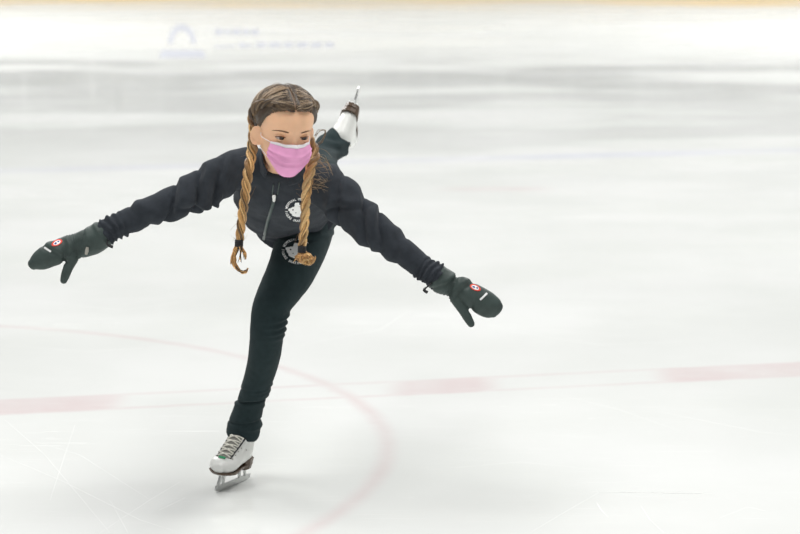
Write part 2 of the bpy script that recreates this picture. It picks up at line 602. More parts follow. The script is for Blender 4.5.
# benches of the stand: dim rows that show only in the ice
m = MB()
rs_ = random.Random(3)
for k in range(4):
    x = -13.0
    while x < 13:
        w = rs_.uniform(0.8, 3.2)
        if rs_.random() < 0.62:
            m.box((x + w / 2, Y_END + 1.2 + k * 0.9, 1.2 + k * 0.38 + rs_.uniform(-.1, .1)), (w / 2, 0, 0), (0, 0.35, 0), (0, 0, rs_.uniform(.08, .2)))
        x += w + rs_.uniform(0.1, 0.9)
struct(m.build('trim_3', mat('stand_grey', (0.60, 0.61, 0.61), 0.8), smooth=False))

# ================================================================== THE SKATER
base = G(232, 486)
base = Vector((base.x, base.y, 0))
person = bpy.data.objects.new('person', None)
person.location = base
person.empty_display_size = 0.2
S.collection.objects.link(person)
tag(person, 'girl in pink face mask, dark jacket and leggings gliding on one white skate, arms outstretched', 'person')

# ---------------------------------------------------------------- head shape (local: -y is the face, +x image right)
Z_ = [-0.122, -0.115, -0.10, -0.085, -0.07, -0.05, -0.03, -0.01, 0.01, 0.03, 0.05, 0.07, 0.085, 0.094, 0.100]
FR = [-0.060, -0.074, -0.083, -0.083, -0.085, -0.086, -0.087, -0.087, -0.091, -0.089, -0.083, -0.068, -0.048, -0.028, -0.004]
BK = [-0.030, -0.012, 0.008, 0.028, 0.045, 0.066, 0.081, 0.091, 0.096, 0.096, 0.090, 0.076, 0.056, 0.036, 0.008]
WD = [0.012, 0.024, 0.037, 0.047, 0.054, 0.060, 0.065, 0.070, 0.075, 0.077, 0.073, 0.062, 0.047, 0.030, 0.005]


def spl(z, arr):
    return float(np.interp(z, Z_, arr))


def spl_s(z, arr):
    return sum(spl(z + o, arr) * w for o, w in ((-0.008, 0.15), (-0.004, 0.2), (0, 0.3), (0.004, 0.2), (0.008, 0.15)))


def head_point(th, z, face=True):
    f, b, w = spl_s(z, FR), spl_s(z, BK), spl_s(z, WD)
    if z > 0.088 or z < -0.115: f, b, w = spl(z, FR), spl(z, BK), spl(z, WD)
    yc, l = (f + b) / 2, (b - f) / 2
    s_, c_ = math.sin(th), math.cos(th)
    p = Vector((w * math.copysign(abs(s_) ** 0.92, s_), yc - l * math.copysign(abs(c_) ** 0.95, c_), z))
    if face and c_ > 0:
        g = lambda x0, z0, sx, sz: math.exp(-((p.x - x0) / sx) ** 2 - ((z - z0) / sz) ** 2)
        dy = 0
        for sg in (-1, 1):
            dy += 0.0095 * g(sg * 0.031, -0.012, 0.017, 0.012)
            dy -= 0.004 * g(sg * 0.030, 0.010, 0.02, 0.008)
            dy -= 0.005 * g(sg * 0.042, -0.042, 0.02, 0.018)
        dy -= 0.010 * g(0, -0.018, 0.009, 0.02)
        dy -= 0.021 * g(0, -0.047, 0.010, 0.014)
        dy -= 0.006 * g(0, -0.072, 0.02, 0.009)
        p.y += dy
    return p


def head_mesh(face=True, NT=96, NZ=80):
    vs = []; fs = []
    zs = [-0.122 + 0.222 * (0.5 - 0.5 * math.cos(PI * k / NZ)) for k in range(NZ + 1)]
    for z in zs:
        for k in range(NT): vs.append(head_point(2 * PI * k / NT, z, face))
    for i in range(NZ):
        for k in range(NT):
            a = i * NT + k; b = i * NT + (k + 1) % NT
            fs.append((a, b, b + NT, a + NT))
    fs.append(tuple(range(NT))[::-1]); fs.append(tuple(range(NZ * NT, (NZ + 1) * NT)))
    return vs, fs


HS = 0.93
head_o = P(284.0, 124.5, 5.58)
HM = (Matrix.Translation(head_o) @ Matrix.Rotation(R(3.0), 4, 'Y') @ Matrix.Rotation(R(22.5), 4, 'Z') @
      Matrix.Rotation(R(12), 4, 'X') @ Matrix.Scale(HS, 4))


def H(x, y, z): return HM @ Vector((x, y, z))


hv, hf = head_mesh()
sv, sf = head_mesh(False)
scalp_bvh = BVHTree.FromPolygons([v for v in sv], sf)
HC = Vector((0, 0.003, 0.01))


def on_head(d, off=0.0):
    d = Vector(d).normalized()
    h = scalp_bvh.ray_cast(HC + d * 0.4, -d)
    p = h[0] if h[0] else HC + d * 0.08
    return p + d * off


# ---------------------------------------------------------------- limb paths
SH_L = (P(254, 168, 5.80), P(217, 178, 5.79), P(185, 200, 5.77))
armL = limb_secs([(P(272, 168, 5.82), .050, .055), (P(250, 167, 5.80), .051, .055), (P(228, 173, 5.79), .049, .050), (P(208, 184, 5.78), .046, .047),
                  (P(188, 196, 5.77), .043, .044), (P(171, 203, 5.77), .0405, .042), (P(152, 210, 5.76), .037, .038), (P(132, 219, 5.76), .033, .034),
                  (P(116, 226.5, 5.75), .0325, .033), (P(103, 232, 5.75), .034, .033)])
armR = limb_secs([(P(308, 180, 5.82), .052, .055), (P(322, 184, 5.80), .054, .056), (P(338, 197, 5.79), .054, .052), (P(354, 214, 5.78), .052, .050),
                  (P(372, 228, 5.77), .047, .047), (P(388, 241, 5.77), .041, .042), (P(404, 253, 5.76), .036, .037), (P(420, 265, 5.76), .0335, .034),
                  (P(432, 273, 5.75), .0345, .034), (P(439, 277.5, 5.75), .034, .033)])


def tw(a):   # width axis of a torso section, tilted by a degrees in the image plane
    return Vector((math.cos(R(a)), 0.0, math.sin(R(a))))


def torso_sec(px, py, Y, w, d, tilt, t):
    wa = tw(tilt); t = Vector(t).normalized(); wa = (wa - t * wa.dot(t)).normalized()
    da = wa.cross(t).normalized()
    return (P(px, py, Y), wa * w, da * d)


T1 = (0, -0.84, 0.55)
torso = [torso_sec(292, 221, 6.12, .103, .072, 14, T1), torso_sec(288.5, 215, 6.08, .117, .078, 9, T1), torso_sec(285.5, 205, 6.01, .130, .084, 3, T1),
         torso_sec(284.5, 193, 5.93, .136, .086, -2, T1), torso_sec(285, 181, 5.86, .132, .083, -6, (0, -.8, .6)),
         torso_sec(285, 170, 5.81, .112, .070, -8, (0, -.75, .66)), torso_sec(284.5, 162, 5.77, .074, .056, -6, (0, -.72, .7)),
         torso_sec(284, 156, 5.735, .052, .050, -3, (0, -.72, .7))]
LEG = [(P(310, 212, 6.18), .080, .080), (P(304, 232, 6.11), .080, .082), (P(300.5, 247, 6.065), .0745, .080), (P(290.5, 272, 6.00), .0665, .074), (P(279, 292, 5.97), .0575, .066),
       (P(270.5, 309, 5.94), .0505, .056), (P(267.5, 326, 5.94), .0480, .051), (P(265.5, 348, 5.97), .0450, .050), (P(261.5, 368, 6.01), .0425, .047),
       (P(256, 386, 6.04), .0400, .043), (P(251.5, 401, 6.065), .0385, .041), (P(247.5, 413, 6.08), .0425, .046), (P(245, 422, 6.09), .0455, .048),
       (P(243.3, 430, 6.095), .0475, .050), (P(242.6, 434, 6.10), .0465, .049)]
leg = limb_secs(LEG)
backleg = limb_secs([(P(312, 210, 6.22), .082, .082), (P(318, 196, 6.36), .078, .078), (P(320, 180, 6.50), .066, .066), (P(319, 165, 6.62), .054, .056),
                     (P(323, 155, 6.70), .047, .049), (P(329.5, 148.5, 6.74), .043, .047), (P(336.5, 143.5, 6.795), .045, .050)], Vector((0, 0, 1)))

# ---------------------------------------------------------------- body (head, neck, torso and limbs in one skin)
bb = MB()
bb.add([HM @ v for v in hv], hf)
neck = [(P(285, 168, 5.80), Vector((.052, 0, 0)), Vector((0, .03, .038))), (P(284, 157, 5.74), Vector((.048, 0, 0)), Vector((0, .026, .034))),
        (H(0, 0.02, -0.055), Vector((.049, 0, 0)), Vector((0, .035, .03))), (H(0, 0.015, 0.0), Vector((.04, 0, 0)), Vector((0, .04, .02)))]
bb.loft(neck, n=28)
shrink = lambda secs, k: [(c, w * k, d * k) for c, w, d in secs]
bb.loft(shrink(torso, 0.84)[:-1], n=28)
bb.loft(shrink(armL, 0.68), n=20); bb.loft(shrink(armR, 0.68), n=20)
bb.loft(shrink(leg, 0.76), n=20); bb.loft(shrink(backleg, 0.76), n=20)
handL = limb_secs([(P(106, 231, 5.75), .020), (P(85, 242, 5.75), .021), (P(62, 250, 5.75), .020), (P(45, 258, 5.75), .014)])
handR = limb_secs([(P(437, 276, 5.75), .020), (P(452, 286, 5.75), .021), (P(470, 296, 5.75), .020), (P(487, 304, 5.75), .014)])
bb.loft(shrink(handL, 0.8), n=14); bb.loft(shrink(handR, 0.8), n=14)
# ears
for sg in (-1, 1):
    ex, ey, ez = sg * 0.067, -0.004, -0.034
    out = Vector((sg * 0.98, 0.2, 0)).normalized()
    fwd = Vector((-sg * 0.80, -0.60, 0)).normalized()
    bb.loft([(H(*(Vector((ex, ey, ez - 0.022)))), HM.to_3x3() @ (fwd * .007), HM.to_3x3() @ (Vector((0.004, 0, 0)))),
             (H(*(Vector((ex, ey, ez - 0.008)) + out * 0.005)), HM.to_3x3() @ (fwd * .011), HM.to_3x3() @ (Vector((0.004, 0, 0)))),
             (H(*(Vector((ex, ey, ez + 0.010)) + out * 0.010)), HM.to_3x3() @ (fwd * .015), HM.to_3x3() @ (Vector((0.0045, 0, 0)))),
             (H(*(Vector((ex, ey, ez + 0.022)) + out * 0.008)), HM.to_3x3() @ (fwd * .010), HM.to_3x3() @ (Vector((0.004, 0, 0))))], n=14)
    rim = []
    for k in range(11):
        a = R(-120 + 300 * k / 10)
        q = Vector((ex, ey, ez + 0.003)) + out * (0.013 if 2 < k else 0.009) - fwd * (0.0155 * math.cos(a) * -1) * 1.0 + Vector((0, 0, 0.027 * math.sin(a)))
        q = Vector((ex, ey, ez + 0.003)) + out * 0.011 + fwd * (-0.0155 * math.cos(a + PI)) * -1 + Vector((0, 0, 0.027 * math.sin(a)))
        rim.append(H(*(Vector((ex, ey, ez)) + (q - Vector((ex, ey, ez))) * 0.9)))
    bb.tube(rim[:9], 0.0034, n=8)
vs, ns, fs = remeshed(bb, 0.0026, smooth=3)
body_m = mb_from(vs, fs)
body_bvh = BVHTree.FromPolygons([Vector(v) for v in vs], fs)
# eyelids, laid over the eyeballs
ERAD = 0.0142
EYES = {}
for sg in (-1, 1):
    ec = Vector((sg * 0.0315, -0.0645, -0.0125)); EYES[sg] = ec
    yaw = sg * 12
    def lidp(ph, el, r):
        d = Vector((math.sin(R(ph)) * math.cos(R(el)), -math.cos(R(ph)) * math.cos(R(el)), math.sin(R(el))))
        d.rotate(Matrix.Rotation(R(yaw), 3, 'Z'))
        return H(*(ec + d * r))
    e_up = lambda ph: -3 + 20 * max(0, math.cos(R(ph * 1.45))) ** 0.7 + ph * sg * 0.05
    e_lo = lambda ph: -4 - 15 * max(0, math.cos(R(ph * 1.45))) ** 0.8 + ph * sg * 0.05
    for lo, hi in ((None, 80), (-80, None)):
        vs_, fs_ = [], []
        nc, nr = 24, 8
        for i in range(nr + 1):
            for j in range(nc + 1):
                ph = -72 + 144 * j / nc
                if hi: el = e_up(ph) + (hi - e_up(ph)) * i / nr
                else: el = e_lo(ph) + (lo - e_lo(ph)) * i / nr
                vs_.append(lidp(ph, el, ERAD + 0.0009 + (0.0006 if i < 2 else 0)))
        for i in range(nr):
            for j in range(nc):
                a = i * (nc + 1) + j; fs_.append((a, a + 1, a + nc + 2, a + nc + 1))
        body_m.add(vs_, fs_)
body = body_m.build('body', M['skin'], person, base, fix=True)

for sg in (-1, 1):
    ec = EYES[sg]
    e = MB(); n1, n2 = 24, 20
    gaze = Vector((0.16, -1, 0.02)).normalized()
    q = Vector((0, -1, 0)).rotation_difference(gaze)
    vs_ = []; fs_ = []; ms = []
    for i in range(n2 + 1):
        a = PI * i / n2 * 1.0
        for k in range(n1):
            b_ = 2 * PI * k / n1
            d = Vector((math.sin(a) * math.cos(b_), -math.cos(a), math.sin(a) * math.sin(b_))); d.rotate(q)
            vs_.append(H(*(ec + d * ERAD)))
    for i in range(n2):
        for k in range(n1):
            a = i * n1 + k; b_ = i * n1 + (k + 1) % n1
            fs_.append((a, b_, b_ + n1, a + n1)); ms.append(2 if i < 2 else (1 if i < 4 else 0))
    e.add(vs_, fs_); e.m = ms
    e.build('eye', [M['sclera'], M['iris'], M['pupil']], body)
    bpy.context.view_layer.update()
    o = S.collection.objects[-1] if False else bpy.data.objects[[x.name for x in bpy.data.objects if x.name.startswith('eye') and not x.name.startswith('eyel') and not x.name.startswith('eyeb')][-1]]
    for v in o.data.vertices: v.co = v.co - base
    # lashes along the upper lid
    lm = MB()
    yaw = sg * 12
    def lidp(ph, el, r):
        d = Vector((math.sin(R(ph)) * math.cos(R(el)), -math.cos(R(ph)) * math.cos(R(el)), math.sin(R(el))))
        d.rotate(Matrix.Rotation(R(yaw), 3, 'Z'))
        return H(*(ec + d * r))
    pts = [lidp(ph, -4 + 20 * max(0, math.cos(R(ph * 1.45))) ** 0.7 + ph * sg * 0.05, ERAD + 0.002) for ph in range(-62, 63, 8)]
    lm.tube(pts, [0.0004] + [0.0014] * (len(pts) - 2) + [0.0006], n=6)
    lm.build('eyelash', M['brow'], body, base)
    # eyebrow
    bm_ = MB(); pts = []
    for k in range(9):
        t = k / 8
        x = sg * (0.018 + 0.037 * t); z = 0.0062 + 0.0052 * math.sin(PI * min(1, t * 0.85)) - 0.0052 * t
        o_ = H(x, -0.16, z); dr = (HM.to_3x3() @ Vector((0, 1, 0))).normalized()
        h = body_bvh.ray_cast(o_, dr)
        pts.append((h[0] if h[0] else H(x, -0.085, z)) - dr * 0.0004)
    bm_.tube(pts, [0.0016, 0.0021, 0.0022, 0.0021, 0.0019, 0.0016, 0.0012, 0.0009, 0.0004], n=8, flat=0.5)
    bm_.build('eyebrow', M['brow'], body, base)

# ---------------------------------------------------------------- face mask
mk = MB(); NU, NV = 48, 40
mrows = []


def mask_pt(u, v, off=0.0):
    lerp = lambda xs: float(np.interp(v, [0, .15, .3, .5, .7, .85, 1.0], xs))
    D = lerp([.060, .066, .069, .068, .066, .059, .046])
    Wd = lerp([.061, .063, .066, .068, .066, .058, .045])
    ph = u * R(68) + R(2)
    nose = (0.013 * math.exp(-((v - 0.02) / 0.25) ** 2) + 0.012 * math.exp(-((v - .33) / .22) ** 2)) * math.exp(-(u / (.20 + .35 * v)) ** 2)
    zc = -0.0235 + (-0.124 + 0.0235) * v ** 1.0
    zs = -0.028 + (-0.088 + 0.028) * v
    au = abs(u) ** (1.7 + 0.8 * v)
    z = zc * (1 - au) + zs * au - 0.004 * math.exp(-((abs(u) - .35) / .18) ** 2) * (1 - v)
    pl = 0
    for v0 in (0.34, 0.50, 0.66):
        x = v - v0
        pl += 0.0034 * (math.exp(-(x / 0.05) ** 2) if x < 0 else math.exp(-(x / 0.012) ** 2))
    wr = 0.0012 * noise.noise(Vector((u * 5, v * 6, 3.3)))
    r = 1 + (pl + wr) / 0.07
    y = -0.031 - (D * r + nose) * max(0, math.cos(ph)) ** 0.85 - off
    x = Wd * r * math.sin(ph)
    return Vector((x, y, z))


vs_ = []; fs_ = []; ms = []
for i in range(NV + 1):
    for j in range(NU + 1): vs_.append(H(*mask_pt(-1 + 2 * j / NU, i / NV)))
for i in range(NV):
    for j in range(NU):
        a = i * (NU + 1) + j; fs_.append((a, a + 1, a + NU + 2, a + NU + 1))
mk.add(vs_, fs_)
face_mask = mk.build('face_mask', M['mask'], person, base)
so = face_mask.modifiers.new('cloth', 'SOLIDIFY'); so.thickness = 0.0012
face_mask['label'] = 'pink pleated face mask with white top edge'
tb = MB(); vs_ = []; fs_ = []
for i in range(5):
    for j in range(NU + 1): vs_.append(H(*mask_pt(-1 + 2 * j / NU, -0.01 + 0.085 * i / 4, 0.0014)))
for i in range(4):
    for j in range(NU):
        a = i * (NU + 1) + j; fs_.append((a, a + 1, a + NU + 2, a + NU + 1))
tb.add(vs_, fs_); tbo = tb.build('top_band', M['mask_white'], face_mask, base); tbo['label'] = 'white top band'
so = tbo.modifiers.new('cloth', 'SOLIDIFY'); so.thickness = 0.0012
for sg in (-1, 1):
    lp = MB()
    c1 = mask_pt(sg * 0.98, 0.03); c2 = mask_pt(sg * 0.98, 0.93)
    lp.tube([H(*c1), H(sg * .0685, -.024, -.027), H(sg * .067, -.012, -.018), H(sg * .062, .006, -.014), H(sg * .064, .016, -.03), H(sg * .060, .004, -.048),
             H(sg * 0.0655, -0.014, -0.060), H(*c2)], 0.0010, n=8)
    lp.build('ear_loop', M['mask_white'], face_mask, base)

# ---------------------------------------------------------------- hair
DK = (0.040, 0.024, 0.013); MD = (0.13, 0.08, 0.040); LT = (0.27, 0.18, 0.10); GOLD = (0.74, 0.41, 0.14); GB = (0.30, 0.145, 0.05)
mixc = lambda a, b, t: tuple(a[i] * (1 - t) + b[i] * t for i in range(3))
_az = [0, 18, 32, 45, 56, 64, 72, 80, 90, 104, 118, 140, 180]
_el = [33, 33, 31, 26, 16, 6, -6, -12, 0, -22, -40, -50, -50]


def hairline(az): return float(np.interp(abs(az), _az, _el))


def dirv(az, el): return Vector((math.cos(R(el)) * math.sin(R(az)), -math.cos(R(el)) * math.cos(R(az)), math.sin(R(el))))


hm = MB(); NA, NE = 120, 60
grid = {}
vs_ = []; cs_ = []
for j in range(NA):
    az = -180 + 360 * j / NA
    h0 = hairline(az)
    for i in range(NE + 1):
        el = h0 - 4 + (90 - h0 + 4) * (i / NE)
        d = dirv(az, el)
        t = max(0, min(1, (el - h0 + 3) / 14)); t = t * t * (3 - 2 * t)
        # furrow along the parting, fuller over the sides
        part = math.exp(-(d.x / 0.035) ** 2) * (1 if d.y < 0.5 else 0.3)
        off = -0.0025 + t * (0.0115 - 0.0085 * part) + 0.0008 * noise.noise(d * 9)
        vs_.append(H(*on_head(d, off)))
        n_ = noise.noise(Vector((d.x * 30, d.y * 8, d.z * 30)))
        c = mixc(mixc(DK, MD, 0.1 + 0.4 * n_), (0.50, 0.30, 0.19), 0.75 * math.exp(-(d.x / 0.014) ** 2) * (1 if d.y < 0.2 else 0))  # shell darker than the strands, painting in the shade of their gaps
        cs_.append(c)
fs_ = []
for j in range(NA):
    j2 = (j + 1) % NA
    for i in range(NE):
        fs_.append((j * (NE + 1) + i, j2 * (NE + 1) + i, j2 * (NE + 1) + i + 1, j * (NE + 1) + i + 1))
hm.add(vs_, fs_, lambda i: cs_[i])

# braid line over the side of the head
BL = [Vector((.52, -.55, .68)), Vector((.70, -.36, .62)), Vector((.82, -.14, .50)), Vector((.90, .08, .34)), Vector((.93, .24, .12)), Vector((.88, .36, -.12)), Vector((.80, .42, -.34))]


def bline(t, sg):
    t = max(0, min(0.9999, t)) * (len(BL) - 1); i = int(t); q = [BL[max(i - 1, 0)], BL[i], BL[i + 1], BL[min(i + 2, len(BL) - 1)]]
    v = cr(*q, t - i).normalized(); return Vector((v.x * sg, v.y, v.z))


def strand(d0, d1, off0, off1, r, col, bow=0.0, n=7, wob=0.03):
    pts = []
    w = Vector((random.gauss(0, wob), random.gauss(0, wob), random.gauss(0, wob)))
    for k in range(n):
        t = k / (n - 1)
        d = d0.lerp(d1, t) + w * math.sin(PI * t) + Vector((0, -bow, 0)) * math.sin(PI * t)
        pts.append(H(*on_head(d, off0 + (off1 - off0) * t + 0.002 * math.sin(PI * t))))
    hm.tube(pts, [r * 0.7] + [r] * (n - 2) + [r * 0.7], n=5, col=col, sub=2)


for sg in (-1, 1):
    for k in range(420):
        t = random.random() ** 1.1
        al = 34 + t * 120 + random.gauss(0, 1.5)
        d0 = Vector((sg * (0.02 + abs(random.gauss(0, 0.012))), -math.cos(R(al)), math.sin(R(al))))
        d1 = bline(t * 0.75 + random.gauss(0, 0.04), sg)
        cl = noise.noise(Vector((t * 24, sg * 5, 0.5))) + 0.25 * random.gauss(0, 1); c = mixc(DK, MD, max(0, min(1, 0.5 + 1.6 * cl))); c = mixc(c, LT, max(0, min(1, 1.8 * cl - 0.1)))
        strand(d0, d1, 0.003 + 0.004 * cl, 0.0105 + 0.005 * cl, random.uniform(0.0008, 0.0019), c, bow=0.03, wob=0.065)
    for k in range(260):      # single loose hairs over the combed locks
        t = random.random(); al = 34 + t * 120
        d0 = Vector((sg * 0.03, -math.cos(R(al)), math.sin(R(al))))
        d1 = bline(t * 0.75 + random.gauss(0, 0.06), sg)
        c = random.choice((DK, (0.42, 0.31, 0.20), MD, (0.50, 0.38, 0.26), DK))
        strand(d0, d1, 0.0065, 0.0150, random.uniform(0.0004, 0.0008), c, bow=0.03, wob=0.05)
    # hair swept back from the temple, round the ear and up from the nape
    for k in range(200):
        az = random.uniform(18, 82) if k < 130 else random.uniform(105, 175)
        el = hairline(az) + random.uniform(-1, 4)
        d0 = dirv(sg * az, el)
        tt = np.interp(az, [18, 50, 82, 105, 175], [0.05, 0.3, 0.55, 0.8, 1.0]) + random.gauss(0, 0.05)
        d1 = bline(tt, sg)
        c = mixc(MD, LT, random.random() * 0.8); c = mixc(c, DK, random.random() * 0.5)
        strand(d0, d1, -0.0003, 0.010, random.uniform(0.0006, 0.0012), c, wob=0.02)


def braid_strands(m, pts, wid, r, cols, period, depth=0.8, phase=0.0, seed=0):
    """three-strand plait round the polyline pts (world); each strand is a bundle of locks"""
    L = len(pts); cs = []
    for i in range(L - 1):
        q = [pts[max(i - 1, 0)], pts[i], pts[i + 1], pts[min(i + 2, L - 1)]]
        for k in range(10): cs.append((cr(*q, k / 10), (i + k / 10) / (L - 1)))
    cs.append((pts[-1], 1.0))
    s = 0; acc = [0]
    for a, b in zip(cs, cs[1:]): s += (b[0] - a[0]).length; acc.append(s)
    total = s; N = int(total / 0.0028)
    def at(x):
        i = int(np.searchsorted(acc, x, side='right')) - 1; i = max(0, min(len(cs) - 2, i))
        f = (x - acc[i]) / max(1e-9, acc[i + 1] - acc[i])
        return cs[i][0].lerp(cs[i + 1][0], f), cs[i][1] * (1 - f) + cs[i + 1][1] * f, (cs[i + 1][0] - cs[i][0]).normalized()
    for k in range(3):
        centre = []; rr = []; uu = []
        for j in range(N + 1):
            x = total * j / N; c, u, t = at(x)
            a = t.cross(Vector((0, 1, 0))).normalized(); b = a.cross(t).normalized()
            w = 2 * PI * (x / period) + phase + k * 2 * PI / 3
            k1 = float(np.interp(u, [0, .1, .3, .45, 1], [0.7, 0.95, 0.95, 1, 0.74]))
            centre.append((c + a * (wid * k1 * math.sin(w)) + b * (wid * depth * 0.8 * k1 * math.cos(w) * (1 if seed > 0 else -1)), a, b, t))
            rr.append(r * k1); uu.append(u)
        # strand core, its colour darkened for shade in the gaps, plus surface locks
        m.tube([q[0] for q in centre], [x * 0.9 for x in rr], n=8, col=[mixc(cols(u), DK, 0.75) for u in uu], sub=1)
        for l in range(9):
            a0 = 2 * PI * l / 9; rnd = random.random()
            pp = []
            for j, (c, a, b, t) in enumerate(centre):
                an = a0 + j * 0.05
                jj = 1 + 0.10 * noise.noise(Vector((j * 0.3, l * 3.1, k + seed)))
                pp.append(c + a * rr[j] * 0.72 * jj * math.cos(an) + b * rr[j] * 0.72 * jj * math.sin(an))
            m.tube(pp, [x * 0.42 for x in rr], n=6, col=[mixc(mixc(cols(u), (LT if rnd > 0.5 else DK) if u < 0.3 else ((0.98, 0.66, 0.30) if rnd > 0.55 else DK), 0.85 * abs(rnd - .5) * 2), DK, (0, 0.15, 0.42)[k]) for u in uu], sub=1)  # pale gold locks paint in highlights, darker ones deepen the contrast


# plaits
hangL = [P(252, 151, 5.62), P(248.7, 168, 5.60), P(246, 190, 5.59), P(243, 210, 5.59), P(240.8, 228, 5.59), P(239.5, 240, 5.59)]
hangR = [P(314.5, 152, 5.61), P(311, 166, 5.57), P(307.5, 184, 5.56), P(305.5, 203, 5.56), P(304.5, 224, 5.56), P(302, 246, 5.57)]
colB = lambda u: tuple(float(np.interp(u, [0, .25, .45, .65, 1], [a, b, c, d, e])) for a, b, c, d, e in zip(MD, MD, GB, (0.50, 0.27, 0.095), GOLD))
hair_parts = []
for sg, hang, tie_d in ((-1, hangL, Vector((-.04, 0, -1))), (1, hangR, Vector((-.03, 0, -1)))):
    m = MB()
    head_part = [H(*on_head(bline(t, sg), 0.007)) for t in (0.02, 0.18, 0.34, 0.5, 0.66, 0.82, 0.98)]
    pts = head_part + hang
    braid_strands(m, pts, 0.0078, 0.0070, colB, 0.078, seed=sg)
    end = hang[-1]
    j = lambda s_: Vector((random.gauss(0, s_), random.gauss(0, s_), random.gauss(0, s_)))
    if sg < 0:   # loose curling tail
        for k in range(64):
            a = random.uniform(0, 2 * PI); rs = random.uniform(0, 0.005)
            o = end + Vector((rs * math.cos(a), rs * math.sin(a), -0.004))
            f = random.random(); g = random.random()
            if f < 0.45:     # hook swinging to the right
                pts = [o, P(236.5 - 2 * g, 251, 5.59) + j(.002), P(234.5 - 1.5 * g, 260, 5.59) + j(.002), P(237 - g, 267.5, 5.59) + j(.002), P(241, 271.5, 5.585) + j(.002), P(245.5, 271.5, 5.58) + j(.0015), P(248, 268.5, 5.58) + j(.001)]
            elif f < 0.72:
                pts = [o, P(236 - 2 * g, 250, 5.59) + j(.002), P(232 + 3 * g, 257, 5.59) + j(.002), P(232 + 3 * g, 265 - 3 * g, 5.59) + j(.003)]
            elif f < 0.88:
                pts = [o, P(240 + g, 250, 5.58) + j(.002), P(239 + 2 * g, 256, 5.58) + j(.002), P(238 + 3 * g, 262, 5.58) + j(.003)]
            else:
                pts = [o, P(242, 249, 5.58) + j(.002), P(245, 254, 5.58) + j(.002), P(245.5, 259, 5.58) + j(.002)]
            c = mixc(GB, GOLD, random.random() * 1.2) if random.random() < .75 else DK
            m.tube(pts, [0.0012] + [0.0014] * (len(pts) - 2) + [0.0004], n=5, col=c, sub=3)
        tie_c = P(239, 243, 5.59)
    else:        # tail doubled up into a swinging curl
        for k in range(26):      # thick tufts
            cx, cy, R0 = random.choice(((300.5, 258.5, 4.2), (308.5, 257.5, 4.8), (305, 261, 4.5), (309.5, 261, 3.6)))
            nrm = Vector((random.gauss(0, .5), -1, random.gauss(0, .5))).normalized(); q1 = nrm.orthogonal().normalized(); q2 = nrm.cross(q1)
            C0 = P(cx + random.gauss(0, .8), cy + random.gauss(0, .6), 5.57) + Vector((0, random.gauss(0, .006), 0))
            rr = R0 * random.uniform(.35, .95) / 400; a0 = random.uniform(0, 2 * PI); sw = random.choice((-1, 1))
            ring = [C0 + q1 * (rr * math.cos(a0 + sw * q * .7)) * (1 + .05 * q) + q2 * (rr * math.sin(a0 + sw * q * .7)) + j(.0007) for q in range(random.randint(4, 7))]
            c = mixc(GB, (0.88, 0.56, 0.22), random.random() ** .6)
            for l in range(5):
                of = j(.0013); cc_ = mixc(c, DK, random.random() * .3)
                m.tube([p + of for p in ring], [0.0008] + [0.0017] * (len(ring) - 2) + [0.0007], n=6, col=cc_, sub=3)
        for k in range(26):
            pts = [end + j(.003) + Vector((0, 0, -.006)), P(302 + random.gauss(0, 2), 253.5, 5.565) + j(.001), P(303 + random.gauss(0, 3.5), 257, 5.56) + j(.002), P(304 + random.gauss(0, 4), 262, 5.565) + j(.001)]
            m.tube(pts, [0.0015, 0.002, 0.002, 0.0007], n=6, col=mixc(GB, GOLD, random.random()), sub=3)
        tie_c = P(302, 249.0, 5.57)
    b = m.build('braid', M['hair'], None, base)
    # hair tie
    tm = MB()
    for q in range(4):
        c = tie_c + tie_d * (q - 1.5) * 0.0045
        ring = [c + Vector((0.0088 * math.cos(x), 0.0088 * math.sin(x), 0)) for x in [2 * PI * y / 14 for y in range(15)]]
        tm.tube(ring, 0.0026, n=7, sub=1, ref=Vector((0, 0, 1)))
    tm.loft([(tie_c + Vector((0, 0, .01)), Vector((.0075, 0, 0)), Vector((0, .0075, 0))), (tie_c - Vector((0, 0, .01)), Vector((.0075, 0, 0)), Vector((0, .0075, 0)))], n=12)
    tie = tm.build('hair_tie', M['black'], None, base)
    hair_parts.append((b, tie))

# fly-away hairs
def wisp(pts, col, r=0.00035): hm.tube(pts, [r] * (len(pts) - 1) + [r * 0.5], n=4, col=col, sub=4)


for k in range(42):     # halo round the head
    az = random.uniform(-180, 180); el = random.uniform(0, 80)
    if el < hairline(az) + 6: continue
    d = dirv(az, el); t1 = Vector((random.gauss(0, 1), random.gauss(0, 1), random.gauss(0, 1))).normalized()
    pts = [H(*on_head(d + t1 * 0.15 * q, 0.010 + 0.004 * math.sin(q * 1.2))) for q in range(4)]
    wisp(pts, mixc(MD, LT, random.random()))
def jv(s_): return Vector((random.gauss(0, s_), random.gauss(0, s_), random.gauss(0, s_)))


for k in range(30):     # blown tufts right of the face, beside the right plait
    a = P(random.uniform(309, 316), random.uniform(158, 182), 5.58)
    L1 = random.uniform(6, 18); yy = random.uniform(-7, 9)
    px0 = random.uniform(311, 316); py0 = random.uniform(158, 190)
    pts = [P(px0, py0, 5.58), P(px0 + L1 * .4, py0 + yy * .25, 5.575) + jv(.002), P(px0 + L1 * .75, py0 + yy * .6, 5.57) + jv(.003), P(px0 + L1, py0 + yy, 5.565) + jv(.003)]
    wisp(pts, mixc(MD, (0.6, 0.42, 0.22), random.random()), 0.00033)
for k in range(5):      # looping lock by the right ear
    pts = [P(315, 136 + k * .2, 5.60) + jv(.001), P(319, 130.5, 5.59) + jv(.0015), P(324, 130, 5.58) + jv(.0015), P(325.5, 135, 5.58) + jv(.0015), P(321, 142, 5.58) + jv(.0015), P(315, 146, 5.59) + jv(.0015)]
    wisp([p + jv(.0012) for p in pts], mixc(MD, (0.5, 0.38, 0.24), random.random()), 0.00045)
